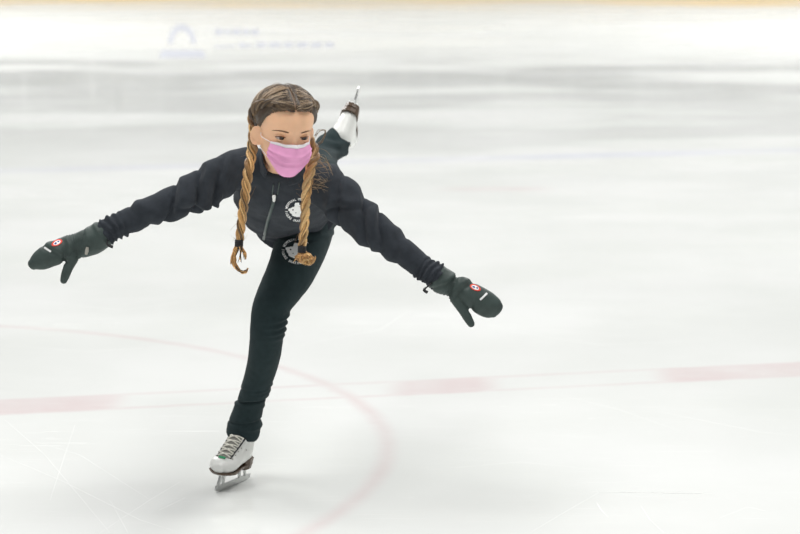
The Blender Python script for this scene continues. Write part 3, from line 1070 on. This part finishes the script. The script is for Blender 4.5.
for k in range(9):
    px0 = random.uniform(313, 318); py0 = random.uniform(147, 162)
    pts = [P(px0, py0, 5.59), P(px0 + 5, py0 + random.uniform(0, 5), 5.575), P(px0 + 11, py0 + random.uniform(2, 12), 5.57), P(px0 + 16, py0 + random.uniform(8, 20), 5.57)]
    wisp(pts, mixc(GB, (0.6, 0.42, 0.22), random.random()), 0.0003)
for k in range(22):     # short broken hairs beside both plaits
    side = random.choice((-1, 1)); hg = random.choice((hangL, hangR)); i = random.randrange(len(hg) - 1)
    p = hg[i].lerp(hg[i + 1], random.random())
    pts = [p, p + Vector((side * 0.012, 0, random.gauss(0, .004))), p + Vector((side * random.uniform(.018, .03), random.gauss(0, .004), random.gauss(0, .012)))]
    wisp(pts, mixc(GB, MD, random.random()), 0.0003)
hair = hm.build('hair', M['hair'], person, base)
hair['label'] = 'brown hair parted in the middle and plaited'
for b, tie in hair_parts:
    b.parent = hair; tie.parent = hair

# ---------------------------------------------------------------- jacket
jm = MB()
jm.loft(torso[:-1], n=40, sub=6, ck=(0.2, 0.2))
jm.loft(armL, n=28, sub=5, ck=(0.8, 0.15)); jm.loft(armR, n=28, sub=5, ck=(0.8, 0.15))
# stand-up collar roots
vs, ns, fs = remeshed(jm, 0.0038, smooth=9)
ns = normals_of(vs, fs)
if (ns * (vs - vs.mean(0))).sum() < 0: ns = -ns
sL, tL, dL, LL = limb_coords(vs, armL); sR, tR, dR, LR = limb_coords(vs, armR)
sT, tT, dT, LT_ = limb_coords(vs, torso, (0, 0, 1))
disp = np.zeros(len(vs))
nz = vnoise(vs, 14); nz2 = vnoise(vs, 34, 5.1)


def sleeve(ss, th, L, right):
    d = np.zeros(len(ss)); sg = -1 if right else 1
    sn = ss + 0.006 * nz
    sn = ss + 0.016 * nz + 0.004 * nz2
    if not right:
        for a in ((0.196, 0.040, 0.3, 0.0120, 0.034, 0.011, 0.2, 0.9), (0.148, 0.048, 0.5, 0.0100, 0.026, 0.009, 0.6, 1.1), (0.268, 0.034, 0.3, 0.0110, 0.034, 0.010, -0.1, 0.9),
                  (0.222, -0.045, 0.7, 0.0065, 0.014, 0.010, 0.9, 2.0), (0.318, 0.02, 0.1, 0.0045, 0.016, 0.010, 2.3, 1.0), (0.350, -0.018, 0.1, 0.004, 0.016, 0.010, -1.0, 1.2),
                  (0.105, 0.05, 0.4, 0.006, 0.02, 0.012, 1.2, 1.4), (0.385, 0.02, 0.4, 0.003, 0.015, 0.010, 0.5, 1.4)):
            d += fold(sn, th, *a)
    else:
        for a in ((0.088, -0.040, -0.2, 0.0095, 0.036, 0.013, 0.0, 0.8), (0.168, -0.050, 0.1, 0.0090, 0.030, 0.011, 0.0, 0.9), (0.222, -0.03, 0.2, 0.0085, 0.028, 0.009, 0.4, 0.9),
                  (0.128, 0.045, 0.4, 0.0075, 0.016, 0.011, -0.7, 2.0), (0.262, 0.02, 0.0, 0.004, 0.016, 0.010, 2.4, 1.2),
                  (0.285, -0.02, 0.0, 0.0035, 0.016, 0.010, -0.8, 1.2)):
            d += fold(sn, th, *a)
    # gathered cuff
    g = smooth01((ss - (L - 0.072)) / 0.03) * smooth01((L + 0.01 - ss) / 0.01)
    ph = ss / 0.0150 * 2 * PI + 2.4 * np.sin(th * 1.0 + 0.5) + 9 * nz + 2 * nz2
    d += g * (0.0050 * np.clip(np.sin(ph), -0.5, 1) * (0.7 + nz2) + 0.003 * nz2)
    return d + 0.0020 * nz + 0.0006 * nz2


isL = (dL < dR) & (sL > 0.055) & (dL < dT + 0.04) & (vs[:, 0] < P(246, 170, 5.8).x)
isR = (dR <= dL) & (sR > 0.035) & (vs[:, 0] > P(322, 185, 5.8).x)
wL = smooth01((P(246, 170, 5.8).x - vs[:, 0]) / 0.04); wR = smooth01((vs[:, 0] - P(322, 185, 5.8).x) / 0.03)
disp += np.where(isL, wL * sleeve(sL, tL, LL, False), 0) + np.where(isR, wR * sleeve(sR, tR, LR, True), 0)
# torso: soft drag folds and a rolled hem
isT = ~(isL | isR)
tt = np.zeros(len(vs))
tor = smooth01((0.10 - sT) / 0.02)
hemw = np.exp(-((sT - 0.012) / 0.012) ** 2)
tt += 0.009 * hemw + 0.0035 * np.exp(-((sT - 0.050 - 0.01 * np.sin(3 * tT)) / 0.010) ** 2)
tt += 0.004 * np.sin(tT * 3 + sT * 60 + 3 * nz) * smooth01((0.16 - sT) / 0.1) * 0.7
tt += 0.004 * nz + 0.0012 * nz2
disp += np.where(isT, tt, (1 - np.where(isL, wL, wR)) * tt)
vs = lap(vs + ns * (disp * 1.55)[:, None], fs, 1)
jk = mb_from(vs, fs)
jacket = jk.build('jacket', M['fleece'], person, base)
jacket['label'] = 'dark navy zip-up fleece jacket'
jacket_bvh = BVHTree.FromPolygons([Vector(v) for v in vs], fs)

# collar: stand-up ring with an open front
cm = MB(); vs_ = []; fs_ = []
NC, NR = 48, 8
ctr0 = P(284.5, 163, 5.765); ctr1 = P(284.0, 159.0, 5.735)
for i in range(NR + 1):
    t = i / NR
    c = ctr0.lerp(ctr1, t)
    for j in range(NC + 1):
        a = R(-78 + (360 - 24) * j / NC)     # gap at the front
        a = R(-108 + 30 + 300 * j / NC)
        rx, rz = 0.066 - 0.010 * t, 0.056 - 0.004 * t
        wob = 1 + 0.04 * noise.noise(Vector((math.cos(a) * 2, math.sin(a) * 2, t * 2)))
        p = c + Vector((rx * wob * math.cos(a), 0, 0)) + Vector((0, 0.62, 0.78)) * (rz * wob * math.sin(a))
        fr_ = max(0, -math.sin(a)) ** 2
        p += Vector((0, -0.012, -0.012)) * fr_ * (1 - t)
        p += Vector((0, -0.025, 0.028)) * (t * max(0, 0.3 + 0.7 * math.sin(a)))
        vs_.append(p)
for i in range(NR):
    for j in range(NC):
        a = i * (NC + 1) + j; fs_.append((a, a + 1, a + NC + 2, a + NC + 1))
cm.add(vs_, fs_)
collar = cm.build('collar', M['fleece'], jacket, base)
so = collar.modifiers.new('cloth', 'SOLIDIFY'); so.thickness = 0.004; so.offset = 0


def proj(px, py, bvh, off=0.0008):
    o = Vector((0, 0, CAM_Z)); d = (P(px, py, 6.0) - o).normalized()
    h = bvh.ray_cast(o, d)
    if h[0] is None: return None
    n = h[1] if h[1].dot(d) < 0 else -h[1]
    return h[0] + n * off


# zip: tape with the teeth running down the front, slider at the throat
zp = [(275.0, 195), (273.5, 202), (271, 210), (268.5, 218), (266.5, 226), (265, 233), (264, 239)]
zpts = [proj(x, y, jacket_bvh, 0.0018) for x, y in zp]; zpts = [p for p in zpts if p]
m = MB(); m.tube(zpts, 0.0042, n=8, flat=0.45, sub=5)
m.build('zipper', M['zip'], jacket, base)
m = MB()
for a, b in (((273.6, 184), (272.2, 194)), ((279.5, 182), (277.6, 194))):
    q = [proj(a[0], a[1], jacket_bvh), proj((a[0] + b[0]) / 2, (a[1] + b[1]) / 2, jacket_bvh), proj(b[0], b[1], jacket_bvh)]
    q = [x for x in q if x]
    if len(q) > 1: m.tube(q, 0.0016, n=6)
m.build('zipper_tape', M['zip'], jacket, base)
zc = proj(274.2, 196, jacket_bvh, 0.004)
m = MB()
m.prism([(-.0035, .006), (.0035, .006), (.005, .002), (.004, -.003), (.0035, -.010), (.001, -.013), (-.001, -.013), (-.0035, -.010), (-.004, -.003), (-.005, .002)],
        Vector((1, 0, 0)), Vector((0, -.15, .98)).normalized(), Vector((0, -.98, -.15)).normalized(), zc, 0.0016)
m.build('zipper_pull', M['chrome'], jacket, base, smooth=False)


# ---------------------------------------------------------------- printed emblem (ring of letters round a white map)
def text_mesh(ch):
    cu = bpy.data.curves.new('t', 'FONT'); cu.body = ch; cu.size = 1.0; cu.align_x = 'CENTER'; cu.resolution_u = 2; cu.offset = 0.02
    o = bpy.data.objects.new('t', cu); S.collection.objects.link(o)
    dg = bpy.context.evaluated_depsgraph_get(); e = o.evaluated_get(dg).to_mesh()
    v = [tuple(x.co) for x in e.vertices]; f = [tuple(p.vertices) for p in e.polygons]
    bpy.data.objects.remove(o); bpy.data.curves.remove(cu)
    return v, f


_cache = {}
MAP = [(205, 150), (265, 150), (275, 185), (310, 215), (335, 250), (365, 262), (360, 300), (345, 340), (320, 380), (230, 375), (150, 350), (150, 320), (120, 305), (120, 280), (90, 262), (100, 240), (150, 220), (200, 205)]
MAP = [((x / 15.26 + 282 - 299) / 13.5, (209.5 - (192 + y / 15.26)) / 11.5) for x, y in MAP]


def in_poly(x, y, poly):
    c = False; n = len(poly)
    for i in range(n):
        (x1, y1), (x2, y2) = poly[i], poly[(i + 1) % n]
        if (y1 > y) != (y2 > y) and x < (x2 - x1) * (y - y1) / (y2 - y1) + x1: c = not c
    return c


def emblem(parent, bvh, cx, cy, rx, ry, rot, top, bottom):
    m = MB(); ca, sa = math.cos(R(rot)), math.sin(R(rot))
    def put(u, v):
        x = u * rx; y = v * ry
        return proj(cx + x * ca + y * sa, cy - (y * ca - x * sa), bvh, 0.0022)
    st = 0.05; n = int(2.4 / st)
    pts = {}
    def gp(i, j):
        if (i, j) not in pts: pts[(i, j)] = put(-1.2 + i * st, -1.2 + j * st)
        return pts[(i, j)]
    for i in range(n):
        for j in range(n):
            u = -1.2 + (i + .5) * st; v = -1.2 + (j + .5) * st
            if in_poly(u, v, MAP) and not any(abs(u - a) < .06 and abs(v - b) < .03 for a, b in ((-.45, .05), (-.25, -.22), (.1, -.5))):
                q = [gp(i, j), gp(i + 1, j), gp(i + 1, j + 1), gp(i, j + 1)]
                if all(x is not None for x in q): m.add(q, [(0, 1, 2, 3)])
    for txt, up in ((top, True), (bottom, False)):
        N_ = len(txt)
        for k, ch in enumerate(txt):
            if ch == ' ': continue
            if ch not in _cache: _cache[ch] = text_mesh(ch)
            v, f = _cache[ch]
            a = R(167 - 8.5 * (k + .5)) if up else R(180 + 8.5 * (k + .5))
            vv = []
            for x, y, z in v:
                lx = x * 0.235; ly = y * 0.27
                if up: rr_ = 0.86 + ly; aa = a - lx / 0.95
                else: rr_ = 1.05 - ly; aa = a + lx / 0.95
                vv.append(put(rr_ * math.cos(aa), rr_ * math.sin(aa)))
            if all(x is not None for x in vv): m.add(vv, f)
    if m.v:
        o = m.build('club_emblem', M['white_print'], parent, base, smooth=False)
        o['label'] = 'white round printed emblem'
        return o


emblem(jacket, jacket_bvh, 299, 209.3, 13.4, 11.3, -4, 'MONTREAL OUEST', 'FIGURE SKATING')

# ---------------------------------------------------------------- leggings
lm = MB()
pel = [torso_sec(300, 214, 6.10, .090, .062, 12, T1), torso_sec(306, 213, 6.16, .098, .072, 16, T1), torso_sec(313, 209, 6.24, .092, .074, 16, T1), torso_sec(316, 204, 6.32, .065, .06, 14, T1)]
lm.loft(pel, n=36, sub=5)
lm.loft(leg, n=32, sub=6, ck=(0.8, 0.12)); lm.loft(backleg, n=28, sub=6, ck=(0.8, 0.12))
vs, ns, fs = remeshed(lm, 0.0035, smooth=8)
ns = normals_of(vs, fs)
if (ns * (vs - vs.mean(0))).sum() < 0: ns = -ns
s1, t1, d1, L1 = limb_coords(vs, leg); s2, t2, d2, L2 = limb_coords(vs, backleg, (0, 0, 1))
nz = vnoise(vs, 12, 2.0); nz2 = vnoise(vs, 40, 9.0)
is1 = (vs[:, 2] < P(300, 236, 6.1).z)
w1 = smooth01((P(300, 236, 6.1).z - vs[:, 2]) / 0.05)
d = 0.0015 * nz + 0.0006 * nz2
# height-keyed folds of the standing leg
zk = lambda py: P(270, py, 6.0).z
def hf_(py, A, w_, slope=0.0, ph=0.0, pw=1.0):
    x = vs[:, 2] - (zk(py) + slope * np.sin(t1 - ph)) + 0.004 * nz
    return A * np.exp(-(x / w_) ** 2) * (0.5 + 0.5 * np.cos(t1 - ph)) ** pw
side = -PI / 2 if False else PI / 2
sgn_side = 1.0
# find which angle faces image right
imx = (vs[:, 0] - np.interp(vs[:, 2], [-x[0].z for x in LEG][::-1] if False else sorted([x[0].z for x in LEG]), [x[0].x for _, x in sorted([(y[0].z, y) for y in LEG], key=lambda q: q[0])]))
right_ang = PI / 2 if np.mean(t1[is1 & (imx > 0.03)]) > 0 else -PI / 2
leg_d = np.zeros(len(vs))
for py, A in ((312, .006), (319, .007), (326, .0065), (332, .004)):
    leg_d += hf_(py, A, 0.0055, 0.006, right_ang, 2.2)
for py, A in ((388, .004), (394, .004)):
    leg_d += hf_(py, A, 0.006, 0.01, right_ang, 1.0)
for py, A, ph in ((399, .004, 0), (410, .004, 2), (431, .005, 0.5)):
    leg_d += hf_(py, A, 0.006, 0.006, right_ang + ph, 0.4)
for py, A in ((427, .0045), (404.5, .0075), (390.5, .003)):
    leg_d -= hf_(py, A, 0.0035, 0.004, 0.4, 0.0)
d += np.where(is1, w1 * leg_d, 0)
# drag lines at the hip
d += np.where(~is1, 0.003 * np.sin(vs[:, 2] * 190 + vs[:, 0] * 60 + 3 * nz), 0) * 0.8
vs = vs + ns * d[:, None]
lg = mb_from(vs, fs)
leggings = lg.build('leggings', M['legging'], person, base)
leggings['label'] = 'black-green stretch leggings'
leg_bvh = BVHTree.FromPolygons([Vector(v) for v in vs], fs)
jl = BVHTree.FromPolygons([Vector(v) for v in vs], fs)
emblem(leggings, leg_bvh, 297, 251.5, 14.3, 12.2, 8, 'MONTREAL OUEST', 'FIGURE SKATING')


# ---------------------------------------------------------------- mittens
def mitten(secs_rows, thumb_rows, wrist_s, cuff_s, seed, badge, stripe, strap):
    m = MB(); secs = limb_secs(secs_rows); m.loft(secs, n=28, sub=6)
    m.loft(limb_secs(thumb_rows), n=18, sub=5)
    vs, ns, fs = remeshed(m, 0.0024, smooth=7)
    ns = normals_of(vs, fs)
    if (ns * (vs - vs.mean(0))).sum() < 0: ns = -ns
    s, th, d_, L = limb_coords(vs, secs)
    nz = vnoise(vs, 22, seed); nz2 = vnoise(vs, 55, seed + 3)
    g = np.exp(-((s - wrist_s) / 0.014) ** 2)
    d = -0.0025 * g + g * 0.0018 * np.sin(s / 0.0062 * 2 * PI + 4 * nz + np.sin(th * 2)) + 0.0035 * nz + 0.0012 * nz2
    sn = s + 0.006 * nz
    d += fold(sn, th, wrist_s + 0.022, 0.012, 0.5, 0.0065, 0.012, 0.005, 0.6, 1.2) + fold(sn, th, wrist_s + 0.040, -0.018, 0.2, 0.005, 0.014, 0.006, -0.4, 1.4) + fold(sn, th, wrist_s - 0.03, 0.02, 0.2, 0.005, 0.012, 0.006, 0.3, 1.0)
    d *= smooth01((0.047 - d_) / 0.012)
    d += 0.0022 * np.exp(-((s - cuff_s) / 0.004) ** 2)
    vs = vs + ns * d[:, None]
    mt = mb_from(vs, fs).build('mitten', M['mitten'], person, base)
    bv = BVHTree.FromPolygons([Vector(v) for v in vs], fs)
    bx, by, brx, bry, rot = badge; ca, sa = math.cos(R(rot)), math.sin(R(rot))
    def put(u, v, off):
        x = u * brx; y = v * bry
        return proj(bx + x * ca + y * sa, by - (y * ca - x * sa), bv, off)
    b = MB(); NB = 28
    rings = [(0, 1), (.25, 1), (.45, 1), (.66, 1), (.68, 0), (.85, 0), (1.0, 0)]
    vr = []
    for r_, mi in rings:
        vr.append([put(r_ * math.cos(2 * PI * k / NB), r_ * math.sin(2 * PI * k / NB), 0.0014) for k in range(NB)])
    for i in range(len(rings) - 1):
        mi = rings[i + 1][1] if i < 3 else 0
        for k in range(NB):
            q = [vr[i][k], vr[i][(k + 1) % NB], vr[i + 1][(k + 1) % NB], vr[i + 1][k]]
            if all(x is not None for x in q): b.add(q, [(0, 1, 2, 3)], mi=1 if i < 3 else 0)
    for poly in ([(-.5, .15), (-.2, .3), (-.05, .05), (-.1, -.3), (-.42, -.3), (-.52, -.05)], [(.12, .3), (.35, .38), (.52, .1), (.4, -.12), (.2, -.05)]):
        q = [put(x, y, 0.0020) for x, y in poly]
        if all(x is not None for x in q): b.add(q, [tuple(range(len(q)))], mi=2)
    o = b.build('badge', [M['red'], M['white_print'], M['blue']], mt, base); o['label'] = 'round badge with red ring and blue marks on white'
    sm = MB(); (x0, y0), (x1, y1), hw = stripe
    dx, dy = x1 - x0, y1 - y0; l = math.hypot(dx, dy); nx, ny = -dy / l * hw, dx / l * hw
    row = []
    for k in range(9):
        t = k / 8; cx, cy = x0 + dx * t, y0 + dy * t
        row.append([proj(cx + nx, cy + ny, bv, 0.001), proj(cx, cy, bv, 0.0014), proj(cx - nx, cy - ny, bv, 0.001)])
    for k in range(8):
        for a in range(2):
            q = [row[k][a], row[k][a + 1], row[k + 1][a + 1], row[k + 1][a]]
            if all(x is not None for x in q): sm.add(q, [(0, 1, 2, 3)])
    if sm.v:
        o = sm.build('reflective_stripe', M['white_print'], mt, base); o['label'] = 'white reflective stripe'
    # pull cord with a toggle at the edge of the gauntlet
    st = MB(); st.tube([P(*q) for q in strap], [0.002] * (len(strap) - 2) + [0.004, 0.0045], n=8)
    st.build('drawcord', M['black'], mt, base)
    return mt, bv


mL, bvL = mitten([(P(112, 229, 5.75), .026, .026), (P(103, 233.5, 5.75), .0345, .033), (P(94, 239.5, 5.75), .0365, .034), (P(84, 243, 5.75), .0350, .031), (P(73, 245.5, 5.75), .0310, .027),
                  (P(62, 249.5, 5.745), .0310, .026), (P(52.5, 253.8, 5.74), .0330, .024), (P(43, 259, 5.74), .0300, .021), (P(36, 263, 5.74), .0225, .018), (P(33, 264.8, 5.74), .016, .014)],
                 [(P(78, 250, 5.74), .016, .016), (P(72.5, 259, 5.735), .0155, .015), (P(68.5, 267, 5.73), .0135, .013), (P(65.5, 275, 5.73), .0122, .012), (P(63.5, 281, 5.73), .0095, .0095)],
                 0.108, 0.030, 1.0, (57.0, 243.0, 5.8, 2.8, -24), ((44.5, 247.5), (51.0, 251.7), 1.1), ((108, 240, 5.72), (107, 244, 5.715), (110, 246, 5.71), (113, 247, 5.71)))
mL['label'] = 'dark grey-green mitten at the left of the photo'
m = MB(); c = proj(86.5, 250, bvL, 0.004)
m.prism([(-.003, .010), (.003, .010), (.005, 0), (.003, -.010), (-.003, -.010), (-.004, 0)], Vector((.95, 0, -.2)).normalized(), Vector((.2, 0, .95)).normalized(), Vector((0, -1, 0)), c, 0.003)
m.build('buckle', M['eyelet'], mL, base, smooth=False)
mR, bvR = mitten([(P(433, 274, 5.75), .026, .026), (P(440, 279, 5.75), .0340, .033), (P(447, 284, 5.75), .0325, .031), (P(454, 287.5, 5.75), .0290, .027), (P(462, 290, 5.745), .0300, .026),
                  (P(471, 294.8, 5.74), .0330, .025), (P(480, 299.8, 5.74), .0340, .023), (P(488, 304.8, 5.74), .0330, .021), (P(493.5, 308.5, 5.74), .0295, .018), (P(496.5, 310.5, 5.74), .023, .014)],
                 [(P(452, 291, 5.74), .017, .016), (P(458, 302, 5.735), .0155, .014), (P(463.5, 310.5, 5.73), .0135, .013), (P(468, 318.5, 5.73), .0120, .012), (P(471.5, 324.5, 5.73), .0095, .0095)],
                 0.060, 0.014, 4.0, (475.2, 287.8, 5.8, 2.7, 24), ((480.0, 299.8), (487.0, 293.3), 1.0), ((432, 283, 5.72), (427, 287, 5.715), (424, 290, 5.71), (427.5, 292.5, 5.71)))
mR['label'] = 'dark grey-green mitten at the right of the photo'


# ---------------------------------------------------------------- skates (local: y toe, z up, x side; blade edge at z = 0)
def outline(s_=1.0, z=0.0):
    pts = []
    prof = [(-.092, .0), (-.090, .013), (-.080, .022), (-.060, .0245), (-.030, .023), (0, .026), (.035, .034), (.065, .036), (.085, .031), (.100, .019), (.106, .0)]
    for y, x in prof: pts.append((x * s_ * 1.0, y))
    for y, x in prof[-2:0:-1]: pts.append((-x * s_, y))
    return pts


def skate(mtx, label, sole_k):
    root = MB()
    # boot
    bt = MB()
    X_, Y_, Z3 = Vector((1, 0, 0)), Vector((0, 1, 0)), Vector((0, 0, 1))
    foot = [(Vector((0, -.068, .088)), .024, .028), (Vector((0, -.045, .094)), .029, .032), (Vector((0, -.010, .092)), .030, .033), (Vector((0, .030, .084)), .034, .029),
            (Vector((0, .062, .078)), .0365, .025), (Vector((0, .086, .075)), .031, .021), (Vector((0, .098, .073)), .020, .015)]
    bt.loft([(c, X_ * a, Z3 * b) for c, a, b in foot], n=32, sub=5)
    shaft = [(Vector((0, -.052, .085)), .026, .038), (Vector((0, -.054, .110)), .029, .043), (Vector((0, -.056, .135)), .032, .044), (Vector((0, -.059, .155)), .034, .044), (Vector((0, -.060, .165)), .033, .043)]
    bt.loft([(c, X_ * a, Y_ * b) for c, a, b in shaft], n=32, sub=5)
    inst = [(Vector((0, -.034, .145)), .024, .024), (Vector((0, -.004, .120)), .026, .024), (Vector((0, .035, .098)), .029, .020), (Vector((0, .06, .086)), .028, .016)]
    bt.loft([(c, X_ * a, (Vector((0, .55, .83)) * b)) for c, a, b in inst], n=28, sub=5)
    vs, ns, fs = remeshed(bt, 0.0024, smooth=10)
    vs[:, 2] = np.maximum(vs[:, 2], 0.060)
    bn = mb_from(vs, fs); bvh_l = BVHTree.FromPolygons([Vector(v) for v in vs], fs)
    bn.transform(mtx)
    sk = bpy.data.objects.new('ice_skate', None); S.collection.objects.link(sk); sk.parent = person; sk['label'] = label
    bn.build('boot', M['leather'], sk, base)
    # sole and stacked heel
    so_ = MB(); o = outline(sole_k)
    n = len(o)
    for z0, z1, k0, k1 in ((.053, .061, 0.96, 1.03),):
        vs_ = [Vector((x * k0, y * k0, z0)) for x, y in o] + [Vector((x * k1, y * k1, z1)) for x, y in o]
        so_.add(vs_, [tuple(range(n))[::-1], tuple(range(n, 2 * n))] + [(i, (i + 1) % n, (i + 1) % n + n, i + n) for i in range(n)])
    heel = [(x, y) for x, y in [(.0, -.094), (.014, -.091), (.023, -.080), (.0255, -.055), (.022, -.032), (-.022, -.032), (-.0255, -.055), (-.023, -.080), (-.014, -.091)]]
    nh = len(heel)
    vs_ = [Vector((x * .86, (y + .06) * .84 - .06, .045)) for x, y in heel] + [Vector((x * 1.08, (y + .06) * 1.08 - .06, .078)) for x, y in heel]
    so_.add(vs_, [tuple(range(nh))[::-1], tuple(range(nh, 2 * nh))] + [(i, (i + 1) % nh, (i + 1) % nh + nh, i + nh) for i in range(nh)])
    so_.transform(mtx); so_.build('sole', M['sole'], sk, base, smooth=False)
    # blade: runner with toe pick, two stanchions, two mounting plates
    bl = MB()
    run = [(.112, .012), (.110, .006), (.104, .004), (.099, .0015), (.094, .003), (.088, .0008), (.05, 0), (-.03, 0), (-.09, .0012), (-.118, .004), (-.120, .016), (-.06, .018), (0, .017), (.05, .017), (.085, .020), (.100, .026), (.108, .022)]
    def pr(poly, h): bl.prism(poly, Vector((0, 1, 0)), Vector((0, 0, 1)), Vector((1, 0, 0)), Vector((0, 0, 0)), h)
    pr(run, .0019)
    pr([(.100, .020), (.092, .018), (.078, .036), (.074, .051), (.084, .051), (.089, .038)], .0028)
    pr([(.066, .014), (.058, .014), (.056, .034), (.050, .051), (.062, .051), (.065, .036)], .0028)
    pr([(-.042, .014), (-.052, .014), (-.050, .032), (-.046, .046), (-.034, .046), (-.042, .032)], .0028)
    pr([(-.080, .014), (-.090, .014), (-.084, .032), (-.088, .046), (-.074, .046), (-.076, .032)], .0028)
    bl.box((0, .062, .0505), (.018, 0, 0), (0, .030, 0), (0, 0, .0015)); bl.box((0, -.062, .0445), (.014, 0, 0), (0, .026, 0), (0, 0, .0015))
    bl.transform(mtx); bl.build('blade', M['steel'], sk, base, smooth=False)
    # tongue, laces, eyelets
    def surf(x, t, off=0.001):   # t runs from vamp (0) to the shaft top (1) along the front of the boot
        c = Vector((0, .052 - .105 * t, .082 + .115 * t)); dirn = Vector((0, .62, .78)) if t < .6 else Vector((0, .85, .52))
        o_ = c + Vector((x, 0, 0)) + dirn * 0.2
        h = bvh_l.ray_cast(o_, -dirn)
        return (h[0] if h[0] else c + Vector((x, 0, 0)) + dirn * 0.03) + dirn * off
    tg = MB(); vs_ = []; fs_ = []
    for i in range(15):
        for j in range(7):
            w = .016 + .003 * (i / 14)
            vs_.append(surf(-w + 2 * w * j / 6, -.02 + .72 * i / 14, 0.0010))
    for i in range(14):
        for j in range(6): a = i * 7 + j; fs_.append((a, a + 1, a + 8, a + 7))
    tg.add(vs_, fs_); tg.transform(mtx); tg.build('tongue', M['tongue'], sk, base)
    lc = MB(); eys = []; NL = 6; dks = {-1: MB(), 1: MB()}
    for i in range(NL):
        t = 0.02 + 0.60 * i / (NL - 1); w = .0190 + .004 * t; t2 = min(.68, t + 0.45 / (NL - 1))
        for sg in (-1, 1):
            lc.tube([surf(sg * w, t, .002), surf(sg * w * .5, t * .75 + t2 * .25, .0045), surf(0, (t + t2) / 2, .0055 if sg > 0 else .004), surf(-sg * w * .5, t * .25 + t2 * .75, .0045), surf(-sg * w, t2, .002)], .0021, n=7, flat=.6)
            e = surf(sg * (w + .0045), t, .0016); eys.append(MB()); eys[-1].tube([e - Vector((.0015, 0, 0)), e + Vector((.0015, 0, 0))], .0017, n=8)
            
    for sg in (-1, 1):
        dks[sg].tube([surf(sg * (.0185 + .004 * q / 8), .62 * q / 8, .0012) for q in range(9)], .0022, n=6)
    lc.transform(mtx); lc.build('laces', M['lace'], sk, base)
    for ey in eys: ey.transform(mtx); ey.build('eyelet', M['eyelet'], sk, base)
    for dk in dks.values(): dk.transform(mtx); dk.build('lace_gap_shade', M['black'], sk, base)  # black strips standing in for shade in the gaps beside the laces
    gt = MB(); p = surf(0, -.05, .003); gt.box(p, (.0095, 0, 0), (0, .0032, -.002), (0, .0006, .001)); gt.transform(mtx)
    gt.build('lace_tag', M['green'], sk, base, smooth=False)['label'] = 'small green tag'
    return sk


def frame(o, toe, up, k):
    y = toe.normalized(); z = (up - y * up.dot(y)).normalized(); x = y.cross(z)
    return Matrix.Translation(o) @ Matrix(((x.x, y.x, z.x, 0), (x.y, y.y, z.y, 0), (x.z, y.z, z.z, 0), (0, 0, 0, 1))) @ Matrix.Diagonal((*k, 1))


toe_dir = Vector((-.47, -.88, 0))
skate(frame(base + Vector((0, 0, 0.0006)), toe_dir, Vector((.10, .03, 1)), (1.14, .78, .95)), 'white skate on the ice under the standing leg', 0.99)
Tb = Vector((-.10, .85, -.52)).normalized(); Db = Vector((.32, .56, .76)).normalized()
heel_w = P(352.5, 106.5, 6.835)
mb_ = frame(Vector((0, 0, 0)), Tb, -Db, (1.05, 1.25, 1.0))
skate(Matrix.Translation(heel_w - (mb_ @ Vector((0, -.075, .050)))) @ mb_, 'white skate raised behind on the lifted leg', 0.90)
print('script ok', CIRC)
